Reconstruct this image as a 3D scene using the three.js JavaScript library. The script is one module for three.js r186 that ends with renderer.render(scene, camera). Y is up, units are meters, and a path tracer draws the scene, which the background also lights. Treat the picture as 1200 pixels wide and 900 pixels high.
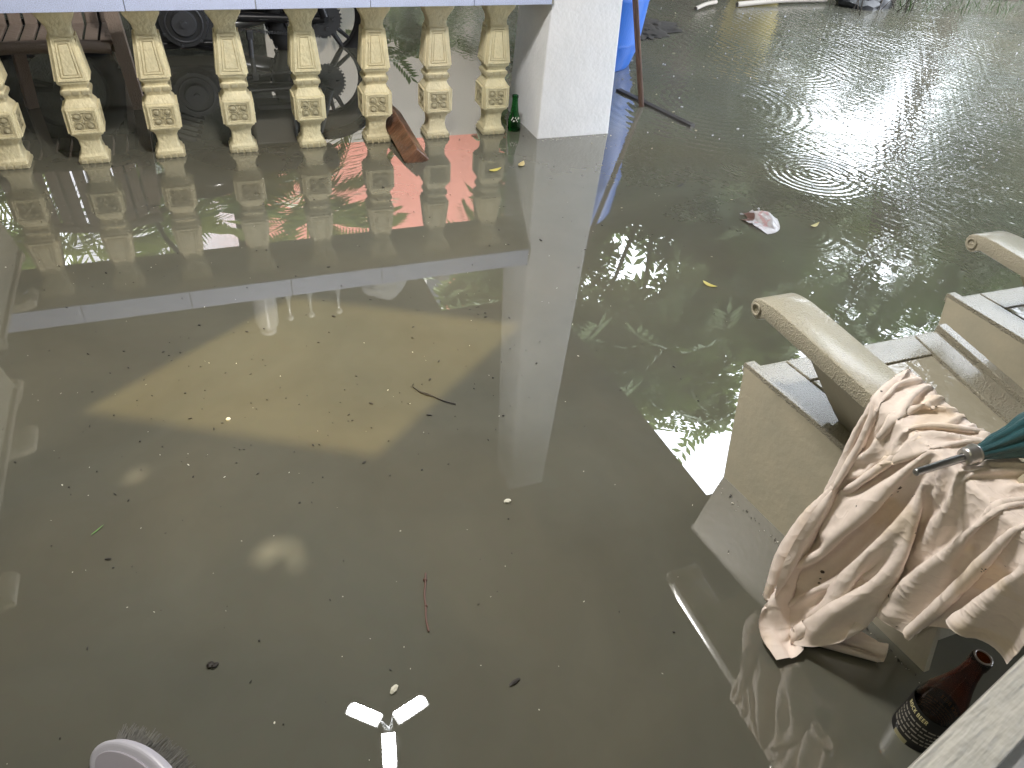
import * as THREE from 'three';
import { mergeGeometries, toCreasedNormals } from 'three/addons/utils/BufferGeometryUtils.js';
import { RoundedBoxGeometry } from 'three/addons/geometries/RoundedBoxGeometry.js';
import { ImprovedNoise } from 'three/addons/math/ImprovedNoise.js';
import { RectAreaLightUniformsLib } from 'three/addons/lights/RectAreaLightUniformsLib.js';

// ---------------------------------------------------------------- camera, sky, sun, exposure
// World: flood water at y = 0, x runs along the balustrade, the yard lies towards -z.
const scene = new THREE.Scene();
const camera = new THREE.PerspectiveCamera(53.13, 4 / 3, 0.02, 300);
camera.position.set(0, 1.2, 0);
camera.up.set(0.172, 0.778, -0.605);
camera.lookAt(0.318, 1.2 - 0.625, -0.713);
scene.add(camera);

const renderer = new THREE.WebGLRenderer({ antialias: true });
renderer.toneMapping = THREE.LinearToneMapping;
renderer.toneMappingExposure = 5.6;
renderer.shadowMap.enabled = true;

function mulberry(a) {
  return function () {
    a |= 0; a = (a + 0x6d2b79f5) | 0;
    let t = Math.imul(a ^ (a >>> 15), 1 | a);
    t = (t + Math.imul(t ^ (t >>> 7), 61 | t)) ^ t;
    return ((t ^ (t >>> 14)) >>> 0) / 4294967296;
  };
}
const perlin = new ImprovedNoise();
const n3 = (x, y, z) => perlin.noise(x, y, z);
function fbm(x, y, z, oct = 4) {
  let s = 0, a = 0.5, f = 1;
  for (let i = 0; i < oct; i++) { s += a * n3(x * f, y * f, z * f); a *= 0.5; f *= 2.03; }
  return s;
}
const lerp = (a, b, t) => a + (b - a) * t;
const clamp = (x, a, b) => Math.min(b, Math.max(a, x));
const smooth = (a, b, x) => { const t = clamp((x - a) / (b - a), 0, 1); return t * t * (3 - 2 * t); };

// overcast sky: even cloud cover, a little brighter overhead
{
  const w = 256, h = 128, d = new Float32Array(w * h * 4);
  for (let j = 0; j < h; j++) for (let i = 0; i < w; i++) {
    const el = ((j + 0.5) / h - 0.5) * Math.PI, az = ((i + 0.5) / w) * 2 * Math.PI;
    const x = Math.cos(el) * Math.cos(az), y = Math.sin(el), z = Math.cos(el) * Math.sin(az);
    const c = 1 + 0.22 * fbm(x * 2.2 + 5, y * 4, z * 2.2, 4);
    const g = y > 0 ? (0.85 + 0.3 * y) * c : 0.25;
    const k = (j * w + i) * 4;
    d[k] = 1.50 * g; d[k + 1] = 1.60 * g; d[k + 2] = 1.76 * g; d[k + 3] = 1;
  }
  const t = new THREE.DataTexture(d, w, h, THREE.RGBAFormat, THREE.FloatType);
  t.mapping = THREE.EquirectangularReflectionMapping;
  t.magFilter = THREE.LinearFilter; t.minFilter = THREE.LinearFilter; t.needsUpdate = true;
  scene.background = t; scene.environment = t;
}
// hazy sun behind the house
const SUN = new THREE.Vector3(-0.5, Math.tan((50 * Math.PI) / 180), 0.866).normalize();
const sun = new THREE.DirectionalLight(0xfff0d8, 1.35);
sun.position.copy(SUN).multiplyScalar(20);
sun.castShadow = true; sun.shadow.radius = 1.5;
sun.shadow.mapSize.set(2048, 2048);
Object.assign(sun.shadow.camera, { left: -10, right: 10, top: 10, bottom: -10, near: 1, far: 50 });
scene.add(sun); scene.add(sun.target);
RectAreaLightUniformsLib.init();

// ---------------------------------------------------------------- helpers
const V = (x, y, z) => new THREE.Vector3(x, y, z);
const taken = {};
function numbered(n) {
  if (taken[n] === undefined) { taken[n] = 0; return n; }
  taken[n]++; return n + '_' + String(taken[n]).padStart(3, '0');
}
function mesh(name, geo, mat, parent) {
  const m = new THREE.Mesh(geo, mat);
  m.castShadow = m.receiveShadow = true;
  m.name = parent ? name : numbered(name);
  (parent || scene).add(m);
  return m;
}
function tag(o, label, category, group) {
  o.userData.label = label; o.userData.category = category;
  if (group) o.userData.group = group;
  return o;
}
function thing(name, label, category, pos = [0, 0, 0], turn = 0, group) {
  const o = new THREE.Group();
  o.name = numbered(name); scene.add(o);
  o.position.set(...pos); o.rotation.y = turn;
  return tag(o, label, category, group);
}
function setting(o, kind = 'structure') { o.userData.kind = kind; return o; }
function copyOf(root, pos, turn, label) {
  const r = root.clone(); r.name = numbered(root.name.replace(/_\d{3}$/, '')); scene.add(r);
  r.position.set(...pos); r.rotation.y = turn;
  r.userData = { ...root.userData }; if (label) r.userData.label = label;
  return r;
}
const rgb = (r, g, b) => new THREE.Color().setRGB(r, g, b);
function std(r, g, b, rough = 0.7, extra = {}) {
  return new THREE.MeshPhysicalMaterial({ color: rgb(r, g, b), roughness: rough, side: THREE.DoubleSide, ...extra });
}
function geoOf(pos, idx, uv) {
  const g = new THREE.BufferGeometry();
  g.setAttribute('position', new THREE.Float32BufferAttribute(pos, 3));
  if (uv) g.setAttribute('uv', new THREE.Float32BufferAttribute(uv, 2));
  g.setIndex(idx); g.computeVertexNormals();
  return g;
}
function box(w, h, d, x = 0, y = 0, z = 0, r = 0) {
  const g = r > 0 ? new RoundedBoxGeometry(w, h, d, 2, r) : new THREE.BoxGeometry(w, h, d);
  g.translate(x, y, z); return g;
}
function merged(list) {
  return mergeGeometries(list.map((g) => {
    const h = g.index ? g.toNonIndexed() : g;
    for (const k of Object.keys(h.attributes)) if (!['position', 'normal', 'uv'].includes(k)) h.deleteAttribute(k);
    if (!h.attributes.uv) h.setAttribute('uv', new THREE.Float32BufferAttribute(new Float32Array(h.attributes.position.count * 2), 2));
    return h;
  }));
}
function tube(pts, r, seg = 24, rad = 8) {
  const c = new THREE.CatmullRomCurve3(pts.map((p) => V(...p)));
  return new THREE.TubeGeometry(c, seg, r, rad, false);
}
function bar(a, b, r0, r1 = r0, rad = 10) { // a round bar between two points
  const A = V(...a), B = V(...b), d = B.clone().sub(A);
  const g = new THREE.CylinderGeometry(r1, r0, d.length(), rad);
  g.translate(0, d.length() / 2, 0);
  g.applyQuaternion(new THREE.Quaternion().setFromUnitVectors(V(0, 1, 0), d.normalize()));
  g.translate(A.x, A.y, A.z); return g;
}
// box-mapped uv in metres
function metreUV(g) {
  const h = g.index ? g.toNonIndexed() : g;
  if (!h.attributes.normal) h.computeVertexNormals();
  const p = h.attributes.position, n = h.attributes.normal, uv = new Float32Array(p.count * 2);
  for (let i = 0; i < p.count; i++) {
    const a = Math.abs(n.getX(i)), b = Math.abs(n.getY(i)), c = Math.abs(n.getZ(i));
    let u, v;
    if (b >= a && b >= c) { u = p.getX(i); v = p.getZ(i); } else if (a >= c) { u = p.getZ(i); v = p.getY(i); } else { u = p.getX(i); v = p.getY(i); }
    uv[2 * i] = u; uv[2 * i + 1] = v;
  }
  h.setAttribute('uv', new THREE.Float32BufferAttribute(uv, 2));
  return h;
}
// a loft of rounded squares: profile of [y, half width x, half width z]
function squareLoft(profile, corner = 0.006, cx = 0) {
  const pos = [], idx = [], ring = 16;
  for (const [y, hx, hz = hx, ox = 0] of profile) {
    for (let q = 0; q < 4; q++) for (let k = 0; k < 4; k++) {
      const a = (q * Math.PI) / 2 + (k / 3) * (Math.PI / 2);
      const sx = [1, -1, -1, 1][q], sz = [1, 1, -1, -1][q];
      pos.push(ox + sx * (hx - corner) + corner * Math.cos(a), y, sz * (hz - corner) + corner * Math.sin(a));
    }
  }
  const m = profile.length;
  for (let j = 0; j < m - 1; j++) for (let i = 0; i < ring; i++) {
    const a = j * ring + i, b = j * ring + ((i + 1) % ring), c = a + ring, d = b + ring;
    idx.push(a, c, b, b, c, d);
  }
  for (const [j, f] of [[0, 1], [m - 1, -1]]) for (let i = 1; i < ring - 1; i++) {
    const a = j * ring, b = a + i, c = a + i + 1;
    if (f > 0) idx.push(a, b, c); else idx.push(a, c, b);
  }
  return metreUV(toCreasedNormals(geoOf(pos, idx), 0.6));
}
function tex(w, h, fn, { srgb = false, repeat = true } = {}) { // fn(u, v, x, y) -> [r, g, b] in 0..1 (linear colour values are stored as sRGB when srgb)
  const d = new Uint8Array(w * h * 4);
  const enc = (c) => (srgb ? (c <= 0.0031308 ? 12.92 * c : 1.055 * Math.pow(c, 1 / 2.4) - 0.055) : c);
  for (let j = 0; j < h; j++) for (let i = 0; i < w; i++) {
    const c = fn((i + 0.5) / w, (j + 0.5) / h, i, j), k = (j * w + i) * 4;
    for (let q = 0; q < 3; q++) d[k + q] = Math.round(255 * clamp(enc(clamp(c[q], 0, 1)), 0, 1));
    d[k + 3] = 255;
  }
  const t = new THREE.DataTexture(d, w, h);
  t.magFilter = THREE.LinearFilter; t.minFilter = THREE.LinearFilter;
  t.wrapS = t.wrapT = repeat ? THREE.RepeatWrapping : THREE.ClampToEdgeWrapping;
  if (srgb) t.colorSpace = THREE.SRGBColorSpace;
  t.needsUpdate = true; return t;
}
// tileable gradient noise: CELLS lattice cells to the tile, about -0.5 .. 0.5
const gradients = (() => { const r = mulberry(99), g = new Float32Array(8192); for (let i = 0; i < 4096; i++) { const a = r() * 6.283185; g[2 * i] = Math.cos(a); g[2 * i + 1] = Math.sin(a); } return g; })();
function tileNoise(u, v, cells, seed, oct = 4) {
  let s = 0, a = 0.55, f = Math.max(1, Math.round(cells));
  for (let o = 0; o < oct; o++) {
    const x = u * f, y = v * f, xf = Math.floor(x), yf = Math.floor(y), dx = x - xf, dy = y - yf;
    const x0 = ((xf % f) + f) % f, y0 = ((yf % f) + f) % f, x1 = (x0 + 1) % f, y1 = (y0 + 1) % f, q = (seed | 0) * 57 + o * 131;
    const G = (i, j, p, t) => { const h = (Math.imul(i + q, 73856093) ^ Math.imul(j + q * 3, 19349663) ^ Math.imul(q, 83492791)) >>> 0, k = ((h ^ (h >>> 13)) & 4095) * 2; return gradients[k] * p + gradients[k + 1] * t; };
    const su = dx * dx * dx * (dx * (dx * 6 - 15) + 10), sv = dy * dy * dy * (dy * (dy * 6 - 15) + 10);
    const A = G(x0, y0, dx, dy), B = G(x1, y0, dx - 1, dy), C = G(x0, y1, dx, dy - 1), D = G(x1, y1, dx - 1, dy - 1);
    s += a * 1.3 * (A + (B - A) * su + (C + (D - C) * su - A - (B - A) * su) * sv);
    a *= 0.55; f *= 2;
  }
  return s;
}
function withRepeat(t, r, s = r) { const c = t.clone(); c.repeat.set(r, s); c.needsUpdate = true; return c; }

const grainBump = tex(512, 512, (u, v, i, j) => { const g = 0.5 + 0.5 * tileNoise(u, v, 14, 3, 5); return [g, g, g]; });
const fineBump = tex(256, 256, (u, v) => { const g = 0.5 + 0.6 * tileNoise(u, v, 40, 9, 2); return [g, g, g]; });
function mottle(r, g, b, amp, cells, seed, tint = [1, 1, 1]) { // paint or plaster that is not quite one colour
  return tex(512, 512, (u, v) => {
    const a = tileNoise(u, v, cells, seed, 5), s = tileNoise(u, v, 60, seed + 40, 2);
    const k = 1 + amp * a + amp * 0.35 * s;
    return [r * k * (1 + amp * 0.2 * a * tint[0]), g * k, b * k * (1 - amp * 0.2 * a * tint[2])];
  }, { srgb: true });
}

// ---------------------------------------------------------------- ground, flood water, bank
const R2 = mulberry(11);
const mudMap = tex(768, 768, (u, v) => { // silt hanging in slow swirls
  const wx = 0.10 * tileNoise(u, v, 3, 11, 3), wy = 0.10 * tileNoise(u, v, 3, 15, 3), U = u + wx, W = v + wy;
  const a = tileNoise(U, W, 5, 21, 5), b = tileNoise(U, W, 4, 57, 4), f = tileNoise(u, v, 70, 77, 2), c = tileNoise(U * 1, W, 13, 91, 3);
  const k = 1 + 0.22 * a + 0.10 * c + 0.03 * f;
  return [0.117 * k * (1 + 0.08 * b), 0.1135 * k, 0.088 * k * (1 - 0.09 * b)];
}, { srgb: true });
mudMap.repeat.set(6.4 / 2.6, 6.4 / 2.6);
// ripples: wind chop and rain rings in the open yard, nearly still under the roof
const X0 = 0.6, Z0 = -7.4, SPAN = 6.4;
let rippleMap;
{
  const N = 1600, d = new Float32Array(N * N * 4), r = mulberry(5);
  const waves = [];
  for (let i = 0; i < 34; i++) {
    const lam = 0.016 + 0.045 * Math.pow(r(), 2), a = 0.55 + (r() - 0.5) * 2.4, k = (2 * Math.PI) / lam;
    waves.push([k * Math.cos(a), k * Math.sin(a), r() * 6.28, lam * (0.6 + r() * 0.8)]);
  }
  const rings = [];
  const ring = (x, z, rad, amp, lam = 0.028) => rings.push([x, z, rad, amp, lam]);
  ring(2.35, -3.15, 0.62, 1.3, 0.05); ring(2.28, -2.3, 0.2, 2.2, 0.03); ring(2.05, -2.45, 0.12, 1.4, 0.022);
  ring(3.1, -3.6, 0.4, 1.0, 0.04); ring(1.9, -1.9, 0.16, 0.8); ring(2.9, -2.4, 0.22, 0.9); ring(2.6, -3.0, 0.2, 0.8);
  for (let i = 0; i < 170; i++) { // rain drops
    const x = 1.75 + r() * 4.6, z = -6.4 + r() * 4.9; ring(x, z, 0.03 + r() * 0.08, 0.5 + r() * 0.8, 0.012 + r() * 0.014);
  }
  const px = SPAN / N, h = new Float32Array(N * N);
  for (let j = 0; j < N; j++) for (let i = 0; i < N; i++) {
    const x = X0 + (i + 0.5) * px, z = Z0 + (j + 0.5) * px;
    const edge = smooth(X0, X0 + 0.5, x) * smooth(X0 + SPAN, X0 + SPAN - 0.6, x) * smooth(Z0, Z0 + 0.6, z) * smooth(Z0 + SPAN, Z0 + SPAN - 0.5, z);
    const open = smooth(1.35, 2.6, x + 0.35 * (-z - 2.4)) * smooth(-1.3, -2.1, z);
    const gust = clamp(0.5 + 0.9 * fbm(x * 0.8, 3.1, z * 0.8, 3), 0.15, 1.2) * (0.32 + 1.05 * smooth(2.0, 3.1, x));
    let s = 0;
    const m = edge * (0.05 * smooth(1.0, 1.9, x) + 0.95 * open * gust);
    if (m > 0.02) for (const w of waves) s += w[3] * Math.sin(w[0] * x + w[1] * z + w[2]);
    h[j * N + i] = s * 0.0040 * m;
  }
  for (const [x, z, rad, amp, lam] of rings) {
    const i0 = Math.max(0, Math.floor((x - rad * 1.3 - X0) / px)), i1 = Math.min(N - 1, Math.ceil((x + rad * 1.3 - X0) / px));
    const j0 = Math.max(0, Math.floor((z - rad * 1.3 - Z0) / px)), j1 = Math.min(N - 1, Math.ceil((z + rad * 1.3 - Z0) / px));
    for (let j = j0; j <= j1; j++) for (let i = i0; i <= i1; i++) {
      const q = Math.hypot(X0 + (i + 0.5) * px - x, Z0 + (j + 0.5) * px - z);
      if (q < rad * 1.3) h[j * N + i] += amp * 0.00022 * (lam / 0.028) * Math.cos((2 * Math.PI * (q - rad)) / lam) * Math.pow(smooth(rad * 1.3, rad * 0.7, q), 1) * (0.25 + 0.75 * smooth(0, rad, q));
    }
  }
  for (let k = 0; k < N * N; k++) { const g = 0.5 + h[k] / 0.02; d[4 * k] = d[4 * k + 1] = d[4 * k + 2] = g; d[4 * k + 3] = 1; }
  rippleMap = new THREE.DataTexture(d, N, N, THREE.RGBAFormat, THREE.FloatType);
  rippleMap.magFilter = rippleMap.minFilter = THREE.LinearFilter; rippleMap.needsUpdate = true;
}
const waterMat = new THREE.MeshPhysicalMaterial({
  color: 0xffffff, map: mudMap, roughness: 0.0, ior: 2.35,
  bumpMap: rippleMap, bumpScale: 0.02, side: THREE.DoubleSide,
});
{
  const g = new THREE.PlaneGeometry(120, 120, 60, 60); g.rotateX(-Math.PI / 2);
  const p = g.attributes.position, uv = g.attributes.uv;
  for (let i = 0; i < p.count; i++) uv.setXY(i, (p.getX(i) - X0) / SPAN, (p.getZ(i) - Z0) / SPAN);
  setting(mesh('flood_water', g, waterMat));
}
setting(mesh('ground', new THREE.PlaneGeometry(120, 120).rotateX(-Math.PI / 2).translate(0, -0.3, 0), std(0.155, 0.14, 0.105, 0.95)));

// far bank: earth and leaf litter rising out of the flood behind the yard
const earthMap = tex(512, 512, (u, v) => {
  const a = tileNoise(u, v, 12, 31, 5), b = tileNoise(u, v, 50, 33, 3);
  const k = 1 + 0.8 * a + 0.7 * b; return [0.045 * k, 0.036 * k, 0.025 * k];
}, { srgb: true });
{
  const nx = 140, nz = 60, pos = [], idx = [], uv = [];
  for (let j = 0; j <= nz; j++) for (let i = 0; i <= nx; i++) {
    const t = j / nz, x = -16 + (40 * i) / nx;
    const shore = -5.25 + 0.24 * Math.max(0, x - 3.1) - 1.6 * smooth(2.6, 1.2, x) + 0.16 * fbm(x * 1.3, 2, 0.5, 3);
    const z = shore + 0.5 - t * t * 26;
    const rise = shore - z;
    const y = -0.12 + 0.55 * smooth(0.1, 3, rise) + 0.12 * smooth(0, 0.5, rise) + 0.08 * fbm(x * 2, 1, z * 2, 4) * smooth(-0.2, 0.4, rise);
    pos.push(x, y, z); uv.push(x / 1.2, z / 1.2);
  }
  for (let j = 0; j < nz; j++) for (let i = 0; i < nx; i++) { const a = j * (nx + 1) + i, b = a + nx + 1; idx.push(a, a + 1, b, a + 1, b + 1, b); }
  setting(mesh('bank', geoOf(pos, idx, uv), std(1, 1, 1, 0.95, { map: earthMap, bumpMap: withRepeat(grainBump, 1.3), bumpScale: 0.03 })));
}

// ---------------------------------------------------------------- veranda: roof, walls, pillar
const ROOF = 2.2;
const plasterBump = tex(512, 512, (u, v) => { const g = 0.5 + 0.45 * tileNoise(u, v, 9, 61, 5) + 0.25 * tileNoise(u, v, 46, 62, 2); return [g, g, g]; });
{
  const roof = thing('veranda_roof', 'flat dark boarded roof over the flooded veranda, seen only mirrored in the water', 'roof');
  // eave line of an L-shaped roof, in (x, -z)
  const s = new THREE.Shape();
  [[-4, -2.6], [6.5, -2.6], [6.5, 2.53], [2.5, 2.53], [2.42, 4.92], [1.52, 4.9], [1.5, 6.15], [-4, 6.15]].forEach(([x, y], i) => (i ? s.lineTo(x, y) : s.moveTo(x, y)));
  s.closePath();
  const at = (x, z) => { const k = ROOF / SUN.y; return [x + SUN.x * k, -(z + SUN.z * k)]; }; // where the sun passes the roof on its way to that place on the water
  const hole = (list) => { const p = new THREE.Path(); list.forEach(([x, z], i) => { const [a, b] = at(x, z); i ? p.lineTo(a, b) : p.moveTo(a, b); }); p.closePath(); s.holes.push(p); };
  const pane = [[-0.40, -1.52], [0.15, -1.90], [0.74, -1.60], [0.21, -1.18]];
  hole(pane);
  hole([[-0.085, -0.99], [-0.02, -1.045], [0.03, -1.025], [0.035, -0.93], [-0.002, -0.925], [-0.012, -0.985], [-0.045, -0.95]]);
  hole([[-0.31, -1.27], [-0.25, -1.32], [-0.22, -1.285], [-0.28, -1.245]]);
  hole([[-0.20, -1.31], [-0.17, -1.33], [-0.165, -1.305], [-0.19, -1.295]]);
  const g = new THREE.ExtrudeGeometry(s, { depth: 0.05, bevelEnabled: false }); g.rotateX(-Math.PI / 2); g.translate(0, ROOF, 0);
  mesh('roof_sheet', metreUV(g), std(0.085, 0.08, 0.07, 0.85, { bumpMap: withRepeat(grainBump, 1.2), bumpScale: 0.01 }), roof);
  const ps = new THREE.Shape(); pane.forEach(([x, z], i) => { const [a, b] = at(x, z); i ? ps.lineTo(a, b) : ps.moveTo(a, b); }); ps.closePath();
  const pg = new THREE.ShapeGeometry(ps); pg.rotateX(-Math.PI / 2); pg.translate(0, ROOF + 0.025, 0);
  mesh('skylight_sheet', pg, new THREE.MeshPhysicalMaterial({ color: rgb(0.64, 0.57, 0.32), roughness: 0.05, transmission: 1, thickness: 0, ior: 1.3, side: THREE.DoubleSide }), roof);
}
{
  const w = thing('house_wall', 'plain cream plastered house wall behind the veranda', 'wall');
  mesh('plaster', metreUV(box(10.4, 2.5, 0.15, 1.25, 0.95, 2.5)), std(0.5, 0.47, 0.4, 0.9, { bumpMap: withRepeat(plasterBump, 1.5), bumpScale: 0.004 }), w);
  const w2 = thing('side_wall', 'grey plastered end wall closing the veranda beside the spare chairs', 'wall');
  mesh('plaster', metreUV(box(0.15, 2.5, 5.6, -2.6, 0.95, -0.38)), std(0.28, 0.26, 0.22, 0.9, { bumpMap: withRepeat(plasterBump, 1.5), bumpScale: 0.004 }), w2);
}
{
  const w = thing('added_carport_wall', 'dark wall added beyond the motorcycle to shut sky light out of the carport', 'wall');  // made-up wall, added to block sky light and darken the carport water
  mesh('blockwork', metreUV(box(0.15, 2.5, 2.9, -2.6, 0.95, -4.72)), std(0.12, 0.11, 0.095, 0.95, { bumpMap: withRepeat(plasterBump, 1.5), bumpScale: 0.008 }), w);
}
{
  const w = thing('added_low_wall', 'low dark wall added behind the motorcycle to darken the mirrored view', 'wall');  // added dark blocker: hides the bright background from the water behind the balusters
  mesh('masonry', metreUV(box(3.1, 1.6, 0.16, -1.0, 0.52, -6.4)), std(0.075, 0.078, 0.06, 0.95, { bumpMap: withRepeat(plasterBump, 1.5), bumpScale: 0.01 }), w);
  mesh('coping', metreUV(box(3.16, 0.07, 0.22, -1.0, 1.355, -6.4, 0.01)), std(0.1, 0.1, 0.085, 0.95), w);
}
const whiteWall = mottle(0.82, 0.835, 0.865, 0.06, 6, 71);
{
  const p = thing('pillar', 'tapering white plastered pillar standing in the flood at the end of the balustrade', 'pillar', [1.4585, 0, -3.04]);
  const prof = [];
  for (let i = 0; i <= 24; i++) { const y = -0.3 + (2.5 * i) / 24, k = 1 - 0.165 * clamp(y, -0.1, 2.2); prof.push([y, 0.1665 * k, 0.174 * k]); }
  mesh('shaft', squareLoft(prof, 0.006), std(1, 1, 1, 0.75, { map: withRepeat(whiteWall, 1.4), bumpMap: withRepeat(plasterBump, 1.5), bumpScale: 0.0035 }), p);
}

// ---------------------------------------------------------------- balustrade
const cream = mottle(0.66, 0.595, 0.39, 0.2, 6, 81);
const creamMats = [0, 1, 2, 3].map((i) => { const t = withRepeat(cream, 2.5), b = withRepeat(grainBump, 5); t.offset.set(0.27 * i, 0.41 * i); b.offset.set(0.31 * i, 0.17 * i); return std([1, 0.95, 1.02, 0.97][i], [1, 0.955, 1.0, 0.965][i], [1, 0.94, 0.97, 0.99][i], 0.62, { map: t, bumpMap: b, bumpScale: 0.004 }); });
const rail = thing('balustrade', 'cream moulded balustrade under a pale tiled coping, its foot under water', 'balustrade', [0, 0, -3.03]);
{
  // coping: concrete core faced with speckled tiles
  const x0 = -2.4, x1 = 1.31, yb = 0.517, yt = 0.597, zf = 0.17, zb = -0.17;
  const coping = mesh('coping', metreUV(box(x1 - x0, yt - yb - 0.012, zf - zb - 0.02, (x0 + x1) / 2, (yb + yt) / 2 - 0.006, 0)), std(0.34, 0.31, 0.25, 0.9, { bumpMap: withRepeat(plasterBump, 2), bumpScale: 0.006 }), rail);
  const r = mulberry(3), speck = tex(512, 512, (u, v) => {
    const a = tileNoise(u, v, 90, 5, 2), b = tileNoise(u, v, 6, 6, 3), k = 1 + 0.5 * a + 0.06 * b;
    return [0.50 * k, 0.56 * k, 0.76 * k];
  }, { srgb: true });
  const tm = std(1, 1, 1, 0.35, { map: withRepeat(speck, 4) });
  const joints = [-2.4, -1.72, -1.34, -0.945, -0.555, -0.164, 0.232, 0.614, 0.993, 1.3];
  for (let i = 0; i < joints.length - 1; i++) {
    const a = joints[i] + 0.0012, b = joints[i + 1] - 0.0012, w = b - a, c = (a + b) / 2;
    mesh('tile', metreUV(box(w, yt - yb, 0.01, c, (yb + yt) / 2 + (r() - 0.5) * 0.001, zf - 0.005 + (r() - 0.5) * 0.001, 0.0015)), tm, coping);
    mesh('tile', metreUV(box(w, 0.01, zf - zb - 0.022, c, yt - 0.005 + (r() - 0.5) * 0.001, -0.006, 0.0015)), tm, coping);
  }
  // one moulded baluster
  const shaft = squareLoft([
    [-0.3, 0.066], [-0.05, 0.066], [-0.044, 0.060], [-0.030, 0.058], [-0.014, 0.050], [-0.008, 0.048], [0.024, 0.045], [0.032, 0.038], [0.056, 0.0335], [0.082, 0.0355], [0.096, 0.042],
    [0.104, 0.0505], [0.108, 0.052], [0.197, 0.0515], [0.202, 0.049], [0.216, 0.040], [0.224, 0.038], [0.230, 0.041], [0.236, 0.043], [0.252, 0.043], [0.257, 0.038], [0.266, 0.040],
    [0.276, 0.0485], [0.282, 0.050], [0.425, 0.0365], [0.431, 0.035], [0.438, 0.0345], [0.452, 0.037], [0.472, 0.047], [0.488, 0.056], [0.500, 0.059], [0.524, 0.059],
  ], 0.005);
  const ringPanel = (w0, w1, h, t, depth) => { // frame: bottom width, top width, height
    const s = new THREE.Shape(); s.moveTo(-w0 / 2, 0); s.lineTo(w0 / 2, 0); s.lineTo(w1 / 2, h); s.lineTo(-w1 / 2, h); s.closePath();
    const q = new THREE.Path(); q.moveTo(-w0 / 2 + t, t); q.lineTo(-w1 / 2 + t, h - t); q.lineTo(w1 / 2 - t, h - t); q.lineTo(w0 / 2 - t, t); q.closePath(); s.holes.push(q);
    return new THREE.ExtrudeGeometry(s, { depth, bevelEnabled: true, bevelSize: 0.0012, bevelThickness: 0.0015, bevelSegments: 1 });
  };
  const inner = (() => { const s = new THREE.Shape(); s.moveTo(-0.019, 0.021); s.lineTo(0.019, 0.021); s.lineTo(0.0125, 0.112); s.lineTo(-0.0125, 0.112); s.closePath(); return new THREE.ExtrudeGeometry(s, { depth: 0.003, bevelEnabled: true, bevelSize: 0.002, bevelThickness: 0.0025, bevelSegments: 2 }); })();
  const panelGeo = merged([ringPanel(0.084, 0.062, 0.134, 0.008, 0.004), ringPanel(0.058, 0.042, 0.109, 0.0045, 0.0045).translate(0, 0.0125, 0), inner]);
  panelGeo.rotateX(-0.094); panelGeo.translate(0, 0.286, 0.0492);
  const petals = [ringPanel(0.090, 0.090, 0.082, 0.005, 0.005).translate(0, -0.041, 0), ringPanel(0.074, 0.074, 0.066, 0.003, 0.003).translate(0, -0.033, 0)];
  for (const [a, b] of [[-1, -1], [1, -1], [1, 1], [-1, 1]]) {
    const p = new THREE.SphereGeometry(0.0125, 12, 8); p.scale(0.82, 0.76, 0.62); p.translate(a * 0.0185, b * 0.0165, 0.001); petals.push(p);
    const e = new THREE.TorusGeometry(0.0148, 0.0026, 6, 16); e.scale(1, 0.92, 1); e.translate(a * 0.0185, b * 0.0165, 0.0012); petals.push(e);
    const c = new THREE.SphereGeometry(0.004, 6, 5); c.scale(2.0, 0.9, 0.6); c.rotateZ(Math.atan2(b, a)); c.translate(a * 0.034, b * 0.03, 0.001); petals.push(c);
  }
  const boss = new THREE.SphereGeometry(0.006, 10, 8); boss.scale(1, 1, 0.9); boss.translate(0, 0, 0.002); petals.push(boss);
  const rosetteGeo = merged(petals); rosetteGeo.translate(0, 0.152, 0.0515);
  const beadGeo = (y, half, n, r) => {
    const l = []; for (let i = 0; i < n; i++) { const w = (2 * half) / n; const b = new RoundedBoxGeometry(w * 0.9, r * 1.9, r * 1.5, 3, r * 0.65); b.translate(-half + (i + 0.5) * w, y, half - 0.001); l.push(b); }
    return merged(l);
  };
  const beadUp = beadGeo(0.2445, 0.043, 3, 0.0085), beadLow = beadGeo(0.008, 0.0465, 4, 0.008);
  const xs = [-1.92, -1.66, -1.405, -1.15, -0.895, -0.64, -0.388, -0.136, 0.122, 0.378, 0.634, 0.878, 1.12];
  const rr = mulberry(17);
  for (const x of xs) {
    const creamMat = creamMats[Math.floor(rr() * 4)], b = mesh('baluster', shaft, creamMat, rail);
    b.position.set(x + 0.01, 0, 0.035); b.rotation.y = (rr() - 0.5) * 0.06; b.rotation.z = (rr() - 0.5) * 0.008;
    for (const a of [0, Math.PI / 2, -Math.PI / 2]) {
      for (const [n, g] of [['raised_panel', panelGeo], ['rosette_panel', rosetteGeo], ['bead_row', beadUp], ['bead_row', beadLow]]) {
        const c = mesh(n, g, creamMat, b); c.rotation.y = a;
      }
    }
  }
}

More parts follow.
